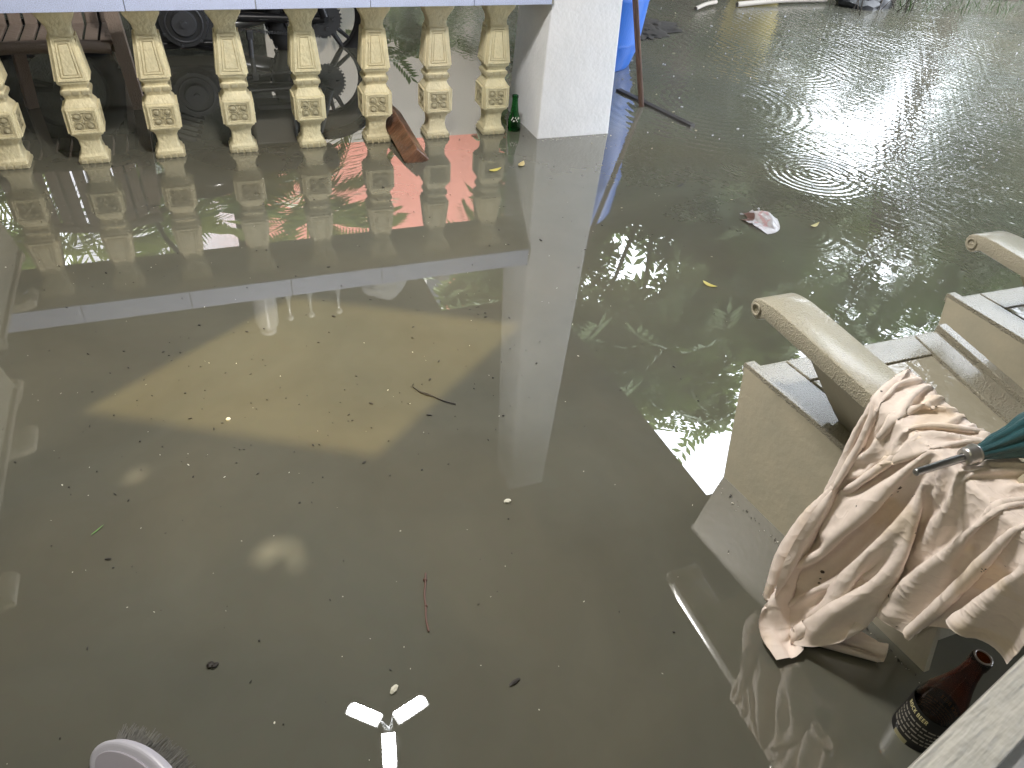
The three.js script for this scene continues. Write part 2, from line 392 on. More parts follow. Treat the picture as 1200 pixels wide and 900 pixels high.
// ---------------------------------------------------------------- three-winged lamp on the ceiling
{
  const LX = 0.298, LY = 2.0, LZ = -1.642;
  const lamp = thing('ceiling_lamp', 'lit white ceiling lamp with three fold-out wings, mirrored in the water', 'lamp', [LX, LY, LZ]);
  const white = std(0.8, 0.8, 0.8, 0.4);
  mesh('stem', merged([bar([0, 0.01, 0], [0, 0.12, 0], 0.022, 0.018, 16), new THREE.CylinderGeometry(0.05, 0.05, 0.03, 20).translate(0, 0.185, 0), bar([0, 0.11, 0], [0, 0.175, 0], 0.028, 0.032, 16)]), white, lamp);
  mesh('hub', new THREE.CylinderGeometry(0.03, 0.026, 0.03, 3, 1), std(0.35, 0.37, 0.4, 0.5), lamp);
  const glow = new THREE.MeshStandardMaterial({ color: 0xffffff, emissive: new THREE.Color(1, 1, 1), emissiveIntensity: 6 });
  const A0 = [101, 221, 343];
  for (const deg of A0) {
    const a = (deg * Math.PI) / 180, dx = Math.cos(a), dz = Math.sin(a);
    const wing = mesh('wing', box(0.16, 0.012, 0.062, 0.115, 0.012, 0, 0.005), white, lamp); wing.rotation.y = -a;
    const s = new THREE.Shape(); const L0 = 0.042, L1 = 0.19, hw = 0.028;
    s.moveTo(L0, -hw); s.lineTo(L1 - hw, -hw); s.absarc(L1 - hw, 0, hw, -Math.PI / 2, Math.PI / 2, false); s.lineTo(L0, hw); s.closePath();
    const g = new THREE.ExtrudeGeometry(s, { depth: 0.006, bevelEnabled: false, curveSegments: 10 }); g.rotateX(Math.PI / 2); g.translate(0, 0.003, 0);
    mesh('diffuser', g, glow, wing);
    const L = new THREE.RectAreaLight(0xfffaf4, 165, 0.125, 0.05);
    L.position.set(LX + dx * 0.112, LY - 0.008, LZ + dz * 0.112);
    L.up.set(-dz, 0, dx); L.lookAt(L.position.x, L.position.y - 1, L.position.z);
    scene.add(L);
  }
}

// ---------------------------------------------------------------- resin armchairs
const resinMap = mottle(0.46, 0.42, 0.32, 0.10, 7, 91);
const dropBump = tex(512, 512, (u, v) => { const a = tileNoise(u, v, 34, 13, 3), b = tileNoise(u, v, 70, 15, 2); const g = 0.45 + 0.9 * Math.max(0, a - 0.02) + 0.35 * b; return [g, g, g]; });
const resin = std(1, 1, 1, 0.5, { map: withRepeat(resinMap, 2), bumpMap: withRepeat(grainBump, 4), bumpScale: 0.0008, specularIntensity: 0.8 });
const wetResin = std(1, 1, 1, 0.42, { map: withRepeat(resinMap, 2), clearcoat: 1, clearcoatRoughness: 0.22, bumpMap: withRepeat(dropBump, 6), bumpScale: 0.012, ior: 1.5 });
const dampResin = std(1, 1, 1, 0.45, { map: withRepeat(resinMap, 2), clearcoat: 1, clearcoatRoughness: 0.2, bumpMap: withRepeat(dropBump, 6), bumpScale: 0.004 });
function prism(poly, y0, y1) { // polygon in (x, z) extruded in y with a small bevel
  const s = new THREE.Shape(); poly.forEach(([x, z], i) => (i ? s.lineTo(x, -z) : s.moveTo(x, -z))); s.closePath();
  const g = new THREE.ExtrudeGeometry(s, { depth: y1 - y0 - 0.004, bevelEnabled: true, bevelSize: 0.002, bevelThickness: 0.002, bevelSegments: 2 });
  g.rotateX(-Math.PI / 2); g.translate(0, y0 + 0.002, 0); return metreUV(g);
}
function sidePanel(side, z0, z1) { // curved shell of the chair's flank: flares towards the foot
  const pos = [], idx = [], nu = 12, nv = 12, put = (u, v, off) => {
    const zt = lerp(0.0, 0.53, u), zb = lerp(0.115, 0.64, u), z = lerp(zb, zt, Math.pow(v, 0.8));
    const xt = lerp(0.279, 0.214, u), xb = lerp(0.316, 0.232, u), x = lerp(xb, xt, Math.pow(v, 0.9));
    pos.push(side * (x - off), lerp(-0.12, 0.262, v), z);
  };
  for (const off of [0, 0.012]) for (let j = 0; j <= nv; j++) for (let i = 0; i <= nu; i++) put(i / nu, j / nv, off);
  const st = nu + 1, L = st * (nv + 1);
  for (let j = 0; j < nv; j++) for (let i = 0; i < nu; i++) { const a = j * st + i, b = a + st; idx.push(a, a + 1, b, a + 1, b + 1, b, L + a, L + b, L + a + 1, L + a + 1, L + b, L + b + 1); }
  for (let i = 0; i < nu; i++) { const a = nv * st + i; idx.push(a, a + 1, L + a, a + 1, L + a + 1, L + a); }
  for (let j = 0; j < nv; j++) for (const c of [0, nu]) { const a = j * st + c, b = a + st; idx.push(a, b, L + a, b, L + b, L + a); }
  return metreUV(toCreasedNormals(geoOf(pos, idx), 0.7));
}
const chairGroup = 'beige resin armchairs';
function makeArmchair(label, sides) {
  const c = thing('resin_armchair', label, 'armchair', [0, 0, 0], 0, chairGroup);
  const hw = (z) => lerp(0.279, 0.214, z / 0.53);
  mesh('seat', prism([[-hw(0) + 0.012, 0.0], [hw(0) - 0.012, 0.0], [hw(0.54) - 0.01, 0.54], [-hw(0.54) + 0.01, 0.54]], 0.225, 0.246), wetResin, c);
  // raised border panels of the seat, with grooves between them
  const strip = (x0, x1, z0, z1, y1) => prism([[x0(z0), z0], [x1(z0), z0], [x1(z1), z1], [x0(z1), z1]], 0.240, y1);
  for (const s of [-1, 1]) {
    mesh('seat_edge', strip((z) => s * (hw(z) - 0.001), (z) => s * (hw(z) - 0.022), 0.0, 0.53, 0.264), wetResin, c);
    mesh('seat_border', strip((z) => s * (hw(z) - 0.030), (z) => s * (hw(z) - 0.095), 0.012, 0.53, 0.254), wetResin, c);
  }
  mesh('seat_border', prism([[-hw(0) + 0.104, 0.010], [hw(0) - 0.104, 0.010], [hw(0.075) - 0.104, 0.075], [-hw(0.075) + 0.104, 0.075]], 0.240, 0.254), wetResin, c);
  const pud = mesh('puddle', prism([[-hw(0.085) + 0.108, 0.082], [hw(0.085) - 0.108, 0.082], [hw(0.5) - 0.104, 0.5], [-hw(0.5) + 0.104, 0.5]], 0.244, 0.2515), std(0.36, 0.33, 0.25, 0.06, { ior: 1.5, bumpMap: withRepeat(grainBump, 2), bumpScale: 0.002 }), c);
  pud.userData.label = 'puddle of muddy rain water in the seat';
  for (const s of [-1, 1]) mesh('side_panel', sidePanel(s), resin, c);
  for (const s of [-1, 1]) { // moulded foot rim at the waterline
    mesh('foot_rim', tube([[s * 0.306, -0.028, 0.086], [s * 0.29, -0.03, 0.22], [s * 0.262, -0.03, 0.42], [s * 0.236, -0.028, 0.63]], 0.016, 20, 8), resin, c);
  }
  // front panel raked back towards the foot
  mesh('front_panel', metreUV(geoOf([-0.27, 0.243, 0.004, 0.27, 0.243, 0.004, 0.305, -0.12, 0.113, -0.305, -0.12, 0.113], [0, 1, 2, 0, 2, 3])), resin, c);
  // arm: plate with a scroll at the front
  const prof = new THREE.Shape();
  prof.moveTo(0.045, 0.417); prof.lineTo(0.60, 0.424); prof.lineTo(0.60, 0.446); prof.lineTo(0.07, 0.448); prof.quadraticCurveTo(0.018, 0.444, 0.006, 0.432);
  prof.absarc(0.020, 0.421, 0.0175, 2.4, 5.6, false); prof.lineTo(0.045, 0.417);
  const ag = new THREE.ExtrudeGeometry(prof, { depth: 0.080, bevelEnabled: true, bevelSize: 0.003, bevelThickness: 0.003, bevelSegments: 3, curveSegments: 12 });
  ag.rotateY(-Math.PI / 2); // shape x -> z, depth -> -x
  const armGeo = metreUV(toCreasedNormals(ag, 0.32));
  for (const s of sides) {
    const a = mesh('arm', armGeo, dampResin, c); a.position.set(s < 0 ? -0.236 : 0.318, 0, 0.006);
    const sc = mesh('scroll', new THREE.TorusGeometry(0.011, 0.002, 6, 20).rotateY(Math.PI / 2), resin, a); sc.position.set(-0.0855, 0.421, 0.020);
    const sp = [], si = [], nv = 10; // from under the arm it leans inwards and narrows down to the seat
    for (const off of [0, 0.022]) for (let j = 0; j <= nv; j++) {
      const t = j / nv, e = Math.pow(t, 0.8), y = lerp(0.424, 0.25, t), x = lerp(0.292, 0.196, Math.pow(t, 1.2)) - off;
      sp.push(s * x, y, lerp(0.125, 0.205, e), s * x, y, lerp(0.52, 0.40, e));
    }
    const sl = 2 * (nv + 1);
    for (let j = 0; j < nv; j++) { const p = 2 * j; si.push(p, p + 2, p + 1, p + 1, p + 2, p + 3, sl + p, sl + p + 1, sl + p + 2, sl + p + 1, sl + p + 3, sl + p + 2, p, sl + p, p + 2, p + 2, sl + p, sl + p + 2, p + 1, p + 3, sl + p + 1, p + 3, sl + p + 3, sl + p + 1); }
    mesh('arm_support', metreUV(toCreasedNormals(geoOf(sp, si), 0.7)), resin, c);
  }
  // backrest, leaning back, with a rounded top
  const bs = new THREE.Shape();
  bs.moveTo(-0.225, 0); bs.lineTo(0.225, 0); bs.quadraticCurveTo(0.27, 0.3, 0.25, 0.46); bs.quadraticCurveTo(0.15, 0.55, 0, 0.55); bs.quadraticCurveTo(-0.15, 0.55, -0.25, 0.46); bs.quadraticCurveTo(-0.27, 0.3, -0.225, 0);
  const bg = new THREE.ExtrudeGeometry(bs, { depth: 0.02, bevelEnabled: true, bevelSize: 0.01, bevelThickness: 0.01, bevelSegments: 3 });
  bg.rotateX(0.26); bg.translate(0, 0.235, 0.505);
  const back = mesh('backrest', metreUV(bg), resin, c);
  mesh('back_panel', metreUV(prism([[-0.226, 0.535], [0.226, 0.535], [0.226, 0.552], [-0.226, 0.552]], -0.12, 0.235)), resin, c);
  return c;
}
const chair1 = makeArmchair('beige resin armchair with a peach cloth over its only arm', [-1]);
chair1.position.set(1.254, 0, -1.0);
const chair2 = makeArmchair('wet beige resin armchair with both arms standing beside the one with the cloth', [-1, 1]);
chair2.position.set(1.925, 0, -1.10); chair2.rotation.y = -0.02;
const chair3 = copyOf(chair2, [-0.66, 0, -2.52], -Math.PI / 2, 'spare beige resin armchair turned sideways in front of the balustrade, mirrored in the water');
const chair4 = copyOf(chair2, [-0.60, 0, -1.72], -Math.PI / 2, 'spare beige resin armchair turned sideways near the house, mirrored in the water');

// ---------------------------------------------------------------- cloth over the chair arm (settled by a small cloth simulation)
{
  const nu = 116, nv = 96; // u along the arm (z), v across it
  const P = new Float32Array(nu * nv * 3), Q = new Float32Array(nu * nv * 3), r = mulberry(23);
  const restU = 0.0054, TOP = 0.16; // metres of cloth on top of the arm and down inside
  const hang = (u) => 0.50 + 0.08 * smooth(0.03, 0.2, u) - 0.31 * smooth(0.36, 0.52, u) - 0.11 * smooth(0.66, 0.92, u) + 0.03 * n3(u * 9, 0.5, 2.2);
  const restV = (i) => (TOP + hang(i / (nu - 1))) / (nv - 1);
  const id = (i, j) => (j * nu + i) * 3;
  const pinned = new Uint8Array(nu * nv), reach = new Float32Array(nu * nv);
  for (let j = 0; j < nv; j++) for (let i = 0; i < nu; i++) {
    const u = i / (nu - 1), v = j / (nv - 1), k = id(i, j);
    const across = v * restV(i) * (nv - 1); // metres from the inner hem
    const z = -0.715 + u * 0.395 + 0.02 * Math.sin(v * 5 + 1) + 0.46 * Math.max(0, v - 0.25) * (u - 0.70) - 0.13 * smooth(0.25, 0.9, v) * (1 - u);
    const fold = 0.034 * Math.sin(u * 26 + 6.5 * v + 3.0 * n3(u * 3, v * 3, 0.4)) * (0.3 + 0.7 * v) + 0.03 * n3(u * 8, v * 6, 4.2) + 0.014 * n3(u * 20, v * 17, 8.1) + 0.006 * n3(u * 44, v * 38, 1.1);
    P[k] = 1.06 - across; P[k + 1] = 0.49 + fold * (0.5 + v) + 0.014; P[k + 2] = z;
    reach[j * nu + i] = Math.max(0, across - TOP + 0.02);
    if (across < 0.03) { pinned[j * nu + i] = 1; P[k] = 1.036; P[k + 1] = 0.462 - (0.03 - across); }
    Q[k] = P[k]; Q[k + 1] = P[k + 1]; Q[k + 2] = P[k + 2];
  }
  const cons = [];
  const link = (i, j, a, b, s) => { if (a < 0 || a >= nu || b < 0 || b >= nv) return; const L = Math.hypot((i - a) * restU * (1 + 0.55 * smooth(0.3, 1, j / nv)), (j - b) * restV(i)) * (1 + 0.10 * n3(i * 0.11, j * 0.13, 3.3) + 0.07 * n3(i * 0.27, j * 0.31, 6.3)); cons.push([id(i, j), id(a, b), L, s]); };
  for (let j = 0; j < nv; j++) for (let i = 0; i < nu; i++) {
    link(i, j, i + 1, j, 1); link(i, j, i, j + 1, 1); link(i, j, i + 1, j + 1, 0.5); link(i, j, i - 1, j + 1, 0.5); link(i, j, i + 2, j, 0.12); link(i, j, i, j + 2, 0.12);
  }
  const nC = cons.length, ca = new Int32Array(nC), cb = new Int32Array(nC), cl = new Float32Array(nC), cs = new Float32Array(nC);
  const wa = new Float32Array(nC), wb = new Float32Array(nC);
  cons.forEach((c, q) => { ca[q] = c[0]; cb[q] = c[1]; cl[q] = c[2]; cs[q] = c[3]; wa[q] = pinned[c[0] / 3] ? 0 : 1; wb[q] = pinned[c[1] / 3] ? 0 : 1; });
  function relax(P, ca, cb, cl, cs, wa, wb, n) {
    for (let c = 0; c < n; c++) {
      const a = ca[c] | 0, b = cb[c] | 0, l = cl[c], w = cs[c];
      const dx = P[b] - P[a], dy = P[b + 1] - P[a + 1], dz = P[b + 2] - P[a + 2], d = Math.sqrt(dx * dx + dy * dy + dz * dz) + 1e-9;
      if (w < 0.3 && d > l) continue; // bending only resists folding up
      const e = ((d - l) / d) * 0.5 * w, p = wa[c] * e, q = wb[c] * e;
      P[a] += dx * p; P[a + 1] += dy * p; P[a + 2] += dz * p; P[b] -= dx * q; P[b + 1] -= dy * q; P[b + 2] -= dz * q;
    }
  }
  const armBox = { x0: 0.932 - 0.006, x1: 1.024 + 0.006, y0: 0.40, y1: 0.455, z0: -0.99, z1: -0.39 };
  const steps = 460, dt2 = 9.8 * 0.004 * 0.004;
  const damp = 0.985;
  for (let s = 0; s < steps; s++) {
    for (let k = 0; k < P.length; k += 3) {
      if (pinned[k / 3]) continue;
      for (let q = 0; q < 3; q++) { const v = (P[k + q] - Q[k + q]) * damp; Q[k + q] = P[k + q]; P[k + q] += v; }
      P[k + 1] -= dt2;
    }
    for (let it = 0; it < 9; it++) relax(P, ca, cb, cl, cs, wa, wb, nC);
    for (let k = 0; k < P.length; k += 3) {
      if (pinned[k / 3]) continue;
      let x = P[k], y = P[k + 1], z = P[k + 2];
      const m = 0.005; // stand-off
      if (x > armBox.x0 - m && x < armBox.x1 + m && y > armBox.y0 - m && y < armBox.y1 + m && z < armBox.z1 + 0.1) {
        const up = armBox.y1 + m - y, left = x - (armBox.x0 - m), right = armBox.x1 + m - x;
        if (up <= left && up <= right) { P[k + 1] = armBox.y1 + m; P[k] = lerp(P[k], Q[k], 0.9); P[k + 2] = lerp(P[k + 2], Q[k + 2], 0.9); }
        else if (left < right) P[k] = armBox.x0 - m; else P[k] = armBox.x1 + m;
        x = P[k]; y = P[k + 1];
      }
      const far = reach[k / 3]; // cloth does not stretch: no point hangs farther from the arm's edge than its own length
      if (far > 0) { const ex = P[k] - 0.921, ey = P[k + 1] - 0.46, d = Math.hypot(ex, ey); if (d > far) { P[k] = 0.921 + (ex * far) / d; P[k + 1] = 0.46 + (ey * far) / d; x = P[k]; y = P[k + 1]; } }
      // flank of the chair, flaring towards its foot; seat; water
      const flank = 1.254 - lerp(0.316, 0.268, clamp((y + 0.12) / 0.38, 0, 1)) + lerp(0, 0.065, clamp((z + 1.0) / 0.53, 0, 1)) - 0.012;
      if (y < 0.272 && x > flank) { if (x < flank + 0.04) P[k] = flank; else P[k + 1] = Math.max(P[k + 1], 0.272); }
      if (P[k + 1] < 0.006 + 0.01 * (P[k] < 0.9 ? 1 : 0)) { P[k + 1] = 0.006 + 0.01 * (P[k] < 0.9 ? 1 : 0); P[k] = lerp(P[k], Q[k], 0.8); P[k + 2] = lerp(P[k + 2], Q[k + 2], 0.8); }
    }
  }
  // the damp cloth is stiff and stands away from the chair's flank towards its hem
  for (let j = 0; j < nv; j++) for (let i = 0; i < nu; i++) {
    const k = id(i, j), u = i / (nu - 1), drop = clamp((0.44 - P[k + 1]) / 0.44, 0, 1);
    if (P[k] < 0.95) { P[k] -= 0.10 * Math.pow(drop, 1.3) * (1 - 0.85 * u); P[k + 2] -= 0.09 * drop * Math.pow(1 - u, 1.3); }
  }
  // thin shell with both faces and hems
  const g0 = geoOf([...P], (() => { const x = []; for (let j = 0; j < nv - 1; j++) for (let i = 0; i < nu - 1; i++) { const a = j * nu + i, b = a + nu; x.push(a, b, a + 1, a + 1, b, b + 1); } return x; })());
  const N = g0.attributes.normal, pos = [...P], uv = [], idx = [...g0.index.array], M = nu * nv;
  for (let k = 0; k < M; k++) pos.push(P[3 * k] - N.getX(k) * 0.0012, P[3 * k + 1] - N.getY(k) * 0.0012, P[3 * k + 2] - N.getZ(k) * 0.0012);
  for (let q = 0; q < 2; q++) for (let j = 0; j < nv; j++) for (let i = 0; i < nu; i++) uv.push(i / (nu - 1), j / (nv - 1));
  for (let q = 0, n = g0.index.count; q < n; q += 3) idx.push(idx[q] + M, idx[q + 2] + M, idx[q + 1] + M);
  const hem = (a, b) => idx.push(a, b, a + M, b, b + M, a + M);
  for (let i = 0; i < nu - 1; i++) { hem(i, i + 1); hem((nv - 1) * nu + i, (nv - 1) * nu + i + 1); }
  for (let j = 0; j < nv - 1; j++) { hem(j * nu, (j + 1) * nu); hem(j * nu + nu - 1, (j + 1) * nu + nu - 1); }
  const spots = []; for (let i = 0; i < 60; i++) { const c = i % 5; spots.push(i < 30 ? [0.1 + 0.17 * c + 0.05 * (r() - 0.5), 0.35 + 0.13 * ((c * 3) % 5) + 0.05 * (r() - 0.5), 0.0016 + 0.005 * r() * r()] : [r(), r(), 0.0015 + 0.0025 * r() * r()]); }
  const clothMap = tex(1024, 1024, (u, v) => {
    let k = 1 + 0.05 * tileNoise(u, v, 5, 44, 4) + 0.05 * tileNoise(u, v, 120, 45, 1);
    const st = smooth(0.12, 0.3, tileNoise(u, v, 4, 46, 4)); // old damp stains
    let c = [0.83 * k * (1 - 0.03 * st), 0.72 * k * (1 - 0.06 * st), 0.645 * k * (1 - 0.14 * st)];
    for (const [a, b, q] of spots) { const d = Math.hypot(u - a, v - b); if (d < q) { c = [0.05, 0.035, 0.03]; break; } }
    return c;
  }, { srgb: true, repeat: false });
  const weave = tex(1024, 1024, (u, v) => { // creases pressed into the damp cloth
    const a = 1 - Math.abs(tileNoise(u, v, 7, 3, 3)) * 3.2, b = 1 - Math.abs(tileNoise(u, v, 13, 8, 3)) * 3.0;
    const g = 0.35 + 0.28 * Math.max(0, a) * Math.max(0, a) + 0.2 * Math.max(0, b) * Math.max(0, b) + 0.12 * tileNoise(u, v, 5, 9, 4); return [g, g, g]; });
  const m = std(1, 1, 1, 0.8, { map: clothMap, bumpMap: weave, bumpScale: 0.004, sheen: 0.3, sheenRoughness: 0.6 });
  tag(mesh('draped_cloth', geoOf(pos, idx, uv), m), 'crumpled pale peach cloth draped over the arm of a beige armchair', 'cloth');
}

// ---------------------------------------------------------------- folded umbrella
{
  const u = thing('umbrella', 'furled dark teal umbrella with a steel tip lying across the peach cloth', 'umbrella', [0.846, 0.470, -0.492]);
  // built along +x, then laid on the arm
  const steel = std(0.42, 0.42, 0.43, 0.28, { metalness: 1 });
  const tipPts = [[0, 0.001], [0.0015, 0.0048], [0.004, 0.0055], [0.080, 0.0062], [0.084, 0.0068]].map(([a, b]) => new THREE.Vector2(b, a));
  mesh('tip', new THREE.LatheGeometry(tipPts, 20).rotateZ(-Math.PI / 2), steel, u);
  const fer = [[0.082, 0.0065], [0.084, 0.0125], [0.090, 0.0140], [0.096, 0.0135], [0.100, 0.0158], [0.104, 0.0150], [0.108, 0.011]].map(([a, b]) => new THREE.Vector2(b, a));
  mesh('ferrule', new THREE.LatheGeometry(fer, 24).rotateZ(-Math.PI / 2), std(0.5, 0.48, 0.46, 0.35, { metalness: 0.9 }), u);
  const nl = 60, na = 96, pos = [], idx = [], uv = [];
  for (let j = 0; j <= nl; j++) for (let i = 0; i <= na; i++) {
    const t = j / nl, a = (i / na) * 2 * Math.PI, x = 0.103 + t * 0.52;
    const base = 0.0125 + 0.034 * Math.pow(smooth(0, 0.42, t), 0.8) - 0.018 * smooth(0.45, 1, t);
    const tw = a + 0.9 * t;
    const fold = Math.abs(Math.sin(tw * 4)) * 0.30 * smooth(0, 0.08, t) + 0.10 * n3(t * 12, Math.cos(tw) * 2, Math.sin(tw) * 2) + 0.06 * n3(t * 30, Math.cos(tw) * 6, Math.sin(tw) * 6);
    const rad = base * (0.82 + fold);
    pos.push(x, rad * Math.cos(a), rad * Math.sin(a)); uv.push(t, i / na);
  }
  for (let j = 0; j < nl; j++) for (let i = 0; i < na; i++) { const a = j * (na + 1) + i, b = a + na + 1; idx.push(a, b, a + 1, a + 1, b, b + 1); }
  mesh('canopy', geoOf(pos, idx, uv), std(0.022, 0.085, 0.098, 0.38, { clearcoat: 0.4, clearcoatRoughness: 0.3, bumpMap: withRepeat(fineBump, 3), bumpScale: 0.001 }), u);
  mesh('handle', merged([bar([0.6, 0, 0], [0.74, 0, 0], 0.006), new THREE.TorusGeometry(0.035, 0.009, 10, 20, Math.PI).translate(0.74, 0.035, 0).rotateZ(0)]), std(0.03, 0.03, 0.03, 0.5), u);
  u.rotation.set(0, -0.05, 0.13);
}

// ---------------------------------------------------------------- bottles
function bottleOf(profile, seg = 40) { return new THREE.LatheGeometry(profile.map(([y, r]) => new THREE.Vector2(r, y)), seg); }
{
  const b = thing('brown_bottle', 'brown glass beer bottle with a black printed label, half sunk between armchair and table', 'bottle', [0.925, -0.085, -0.325]);
  b.rotation.set(0.04, 0.3, -0.12);
  const out = [[0, 0.0], [0.0, 0.034], [0.006, 0.0375], [0.15, 0.0378], [0.165, 0.0372], [0.19, 0.032], [0.225, 0.0215], [0.25, 0.0165], [0.272, 0.0142], [0.276, 0.0160], [0.290, 0.0160], [0.293, 0.0145], [0.292, 0.0105]];
  const inn = [[0.27, 0.0100], [0.24, 0.013], [0.19, 0.029], [0.165, 0.0342], [0.01, 0.0342], [0.006, 0.0]];
  const p = bottleOf([...out, ...inn]);
  mesh('glass', p, new THREE.MeshPhysicalMaterial({ color: rgb(0.9, 0.55, 0.3), roughness: 0.04, transmission: 1, thickness: 0.004, ior: 1.5, attenuationColor: rgb(0.42, 0.14, 0.03), attenuationDistance: 0.006, side: THREE.DoubleSide }), b);
  mesh('rim', new THREE.TorusGeometry(0.0125, 0.0018, 8, 30).rotateX(Math.PI / 2).translate(0, 0.2935, 0), std(0.25, 0.22, 0.2, 0.15), b);
  const cv = document.createElement('canvas'); cv.width = 1024; cv.height = 256;
  const c = cv.getContext('2d'); c.fillStyle = '#0b0908'; c.fillRect(0, 0, 1024, 256);
  for (const ox of [0, 512]) {
    c.fillStyle = '#d8cf9a'; c.font = 'bold 36px sans-serif'; c.fillText('ROCK BEER', ox + 90, 48);
    c.fillStyle = '#9a958a';
    const rr = mulberry(8);
    for (let l = 0; l < 5; l++) { let x = ox + 60; while (x < ox + 380) { const w = 12 + rr() * 46; c.fillRect(x, 74 + l * 26, Math.min(w, ox + 390 - x), 9); x += w + 9; } }
    c.fillStyle = '#8f8a6a'; c.fillRect(ox + 150, 212, 110, 44);
  }
  const ct = new THREE.CanvasTexture(cv); ct.colorSpace = THREE.SRGBColorSpace;
  const lg = new THREE.CylinderGeometry(0.0384, 0.0384, 0.085, 48, 1, true); lg.translate(0, 0.118, 0);
  mesh('label', lg, std(1, 1, 1, 0.5, { map: ct }), b);
}
{
  const b = thing('green_bottle', 'small green glass bottle with a white mark, standing in the water against the white pillar', 'bottle', [1.235, -0.06, -2.985]);
  b.rotation.set(0.03, 0.4, 0.05);
  const out = [[0, 0], [0, 0.024], [0.006, 0.028], [0.06, 0.0285], [0.10, 0.0275], [0.118, 0.0235], [0.14, 0.0165], [0.175, 0.0125], [0.195, 0.0118], [0.198, 0.0135], [0.207, 0.0135], [0.208, 0.010]];
  const inn = [[0.19, 0.0092], [0.14, 0.0135], [0.115, 0.021], [0.1, 0.0245], [0.01, 0.0245], [0.006, 0]];
  mesh('glass', bottleOf([...out, ...inn], 32), new THREE.MeshPhysicalMaterial({ color: rgb(0.4, 0.8, 0.5), roughness: 0.06, transmission: 1, thickness: 0.004, ior: 1.5, attenuationColor: rgb(0.03, 0.32, 0.12), attenuationDistance: 0.006, side: THREE.DoubleSide }), b);
  const marks = []; const r = mulberry(31);
  for (let i = 0; i < 9; i++) { const a = 0.0 + i * 0.16, y = 0.113 + 0.008 * Math.sin(i * 1.9), rad = 0.0262 - (y - 0.105) * 0.12; const m = new RoundedBoxGeometry(0.0038, 0.004 + 0.005 * r(), 0.0012, 1, 0.0004); m.rotateZ(-0.5); m.rotateX(-0.25); m.translate(0, 0, rad); m.rotateY(a - 1.2); m.translate(0, y, 0); marks.push(m); }
  mesh('print', merged(marks), std(0.75, 0.77, 0.74, 0.5), b);
}

// ---------------------------------------------------------------- white table at the corner
{
  const t = thing('white_table', 'low table with a brushed white painted wooden rim beside the brown bottle', 'table', [0.95, 0, 0.010], 0.245);
  const paint = mottle(0.56, 0.545, 0.5, 0.08, 5, 101);
  const streak = tex(512, 512, (u, v) => { const g = 0.5 + 0.5 * tileNoise(Math.round(u * 512) / 512 * 0.125, v, 40, 5, 4) + 0.2 * tileNoise(u, v, 20, 5, 3); return [g, g, g]; });
  const pm = std(1, 1, 1, 0.5, { map: withRepeat(paint, 2), bumpMap: withRepeat(streak, 2), bumpScale: 0.006 });
  const Y = 0.40, w = 0.9, d = 0.56;
  mesh('top', metreUV(box(w - 0.1, 0.02, d - 0.1, 0, Y - 0.022, 0)), std(0.36, 0.36, 0.37, 0.6, { bumpMap: withRepeat(streak, 2), bumpScale: 0.004 }), t);
  for (const s of [-1, 1]) mesh('rim_board', metreUV(box(w, 0.03, 0.055, 0, Y - 0.015, s * (d / 2 - 0.0275), 0.004)), pm, t);
  for (const s of [-1, 1]) mesh('rim_board', metreUV(box(0.055, 0.03, d - 0.112, s * (w / 2 - 0.0275), Y - 0.015, 0, 0.004)), pm, t);
  for (const a of [-1, 1]) for (const b of [-1, 1]) mesh('leg', box(0.045, Y + 0.27, 0.045, a * (w / 2 - 0.035), (Y - 0.03 - 0.3) / 2 + 0.0, b * (d / 2 - 0.035), 0.004), pm, t);
}

// ---------------------------------------------------------------- floating brush
{
  const b = thing('scrubbing_brush', 'pale lilac scrubbing brush with grey bristles floating on the water', 'brush', [-0.252, -0.006, -0.648], 0.72);
  const s = new THREE.Shape(); s.absellipse(0, 0, 0.034, 0.075, 0, Math.PI * 2);
  const g = new THREE.ExtrudeGeometry(s, { depth: 0.012, bevelEnabled: true, bevelSize: 0.008, bevelThickness: 0.006, bevelSegments: 4, curveSegments: 28 }); g.rotateX(-Math.PI / 2);
  const body = mesh('body', g, std(0.46, 0.45, 0.50, 0.4), b); body.rotation.z = 0.62; body.position.y = 0.012; body.scale.setScalar(1.0);
  const s2 = new THREE.Shape(); s2.absellipse(0, 0, 0.027, 0.066, 0, Math.PI * 2);
  const g2 = new THREE.ExtrudeGeometry(s2, { depth: 0.003, bevelEnabled: true, bevelSize: 0.001, bevelThickness: 0.001, bevelSegments: 1, curveSegments: 28 }); g2.rotateX(-Math.PI / 2); g2.translate(0, 0.018, 0);
  mesh('grip_pad', g2, std(0.34, 0.32, 0.36, 0.6), body);
  const r = mulberry(41), list = [];
  for (let i = 0; i < 900; i++) {
    const a = r() * 6.283, q = Math.sqrt(r()), x = 0.026 * q * Math.cos(a) + 0.012, z = 0.07 * q * Math.sin(a);
    const l = 0.022 + 0.008 * r(); list.push(bar([x, -0.004, z], [x + 0.008 + 0.008 * r() + 0.3 * x, -0.004 - l * 0.55, z + (r() - 0.5) * 0.012 + z * 0.12], 0.0007, 0.0005, 4));
  }
  const br = mesh('bristles', merged(list), std(0.17, 0.165, 0.15, 0.8), body); br.userData.kind = 'stuff';
}

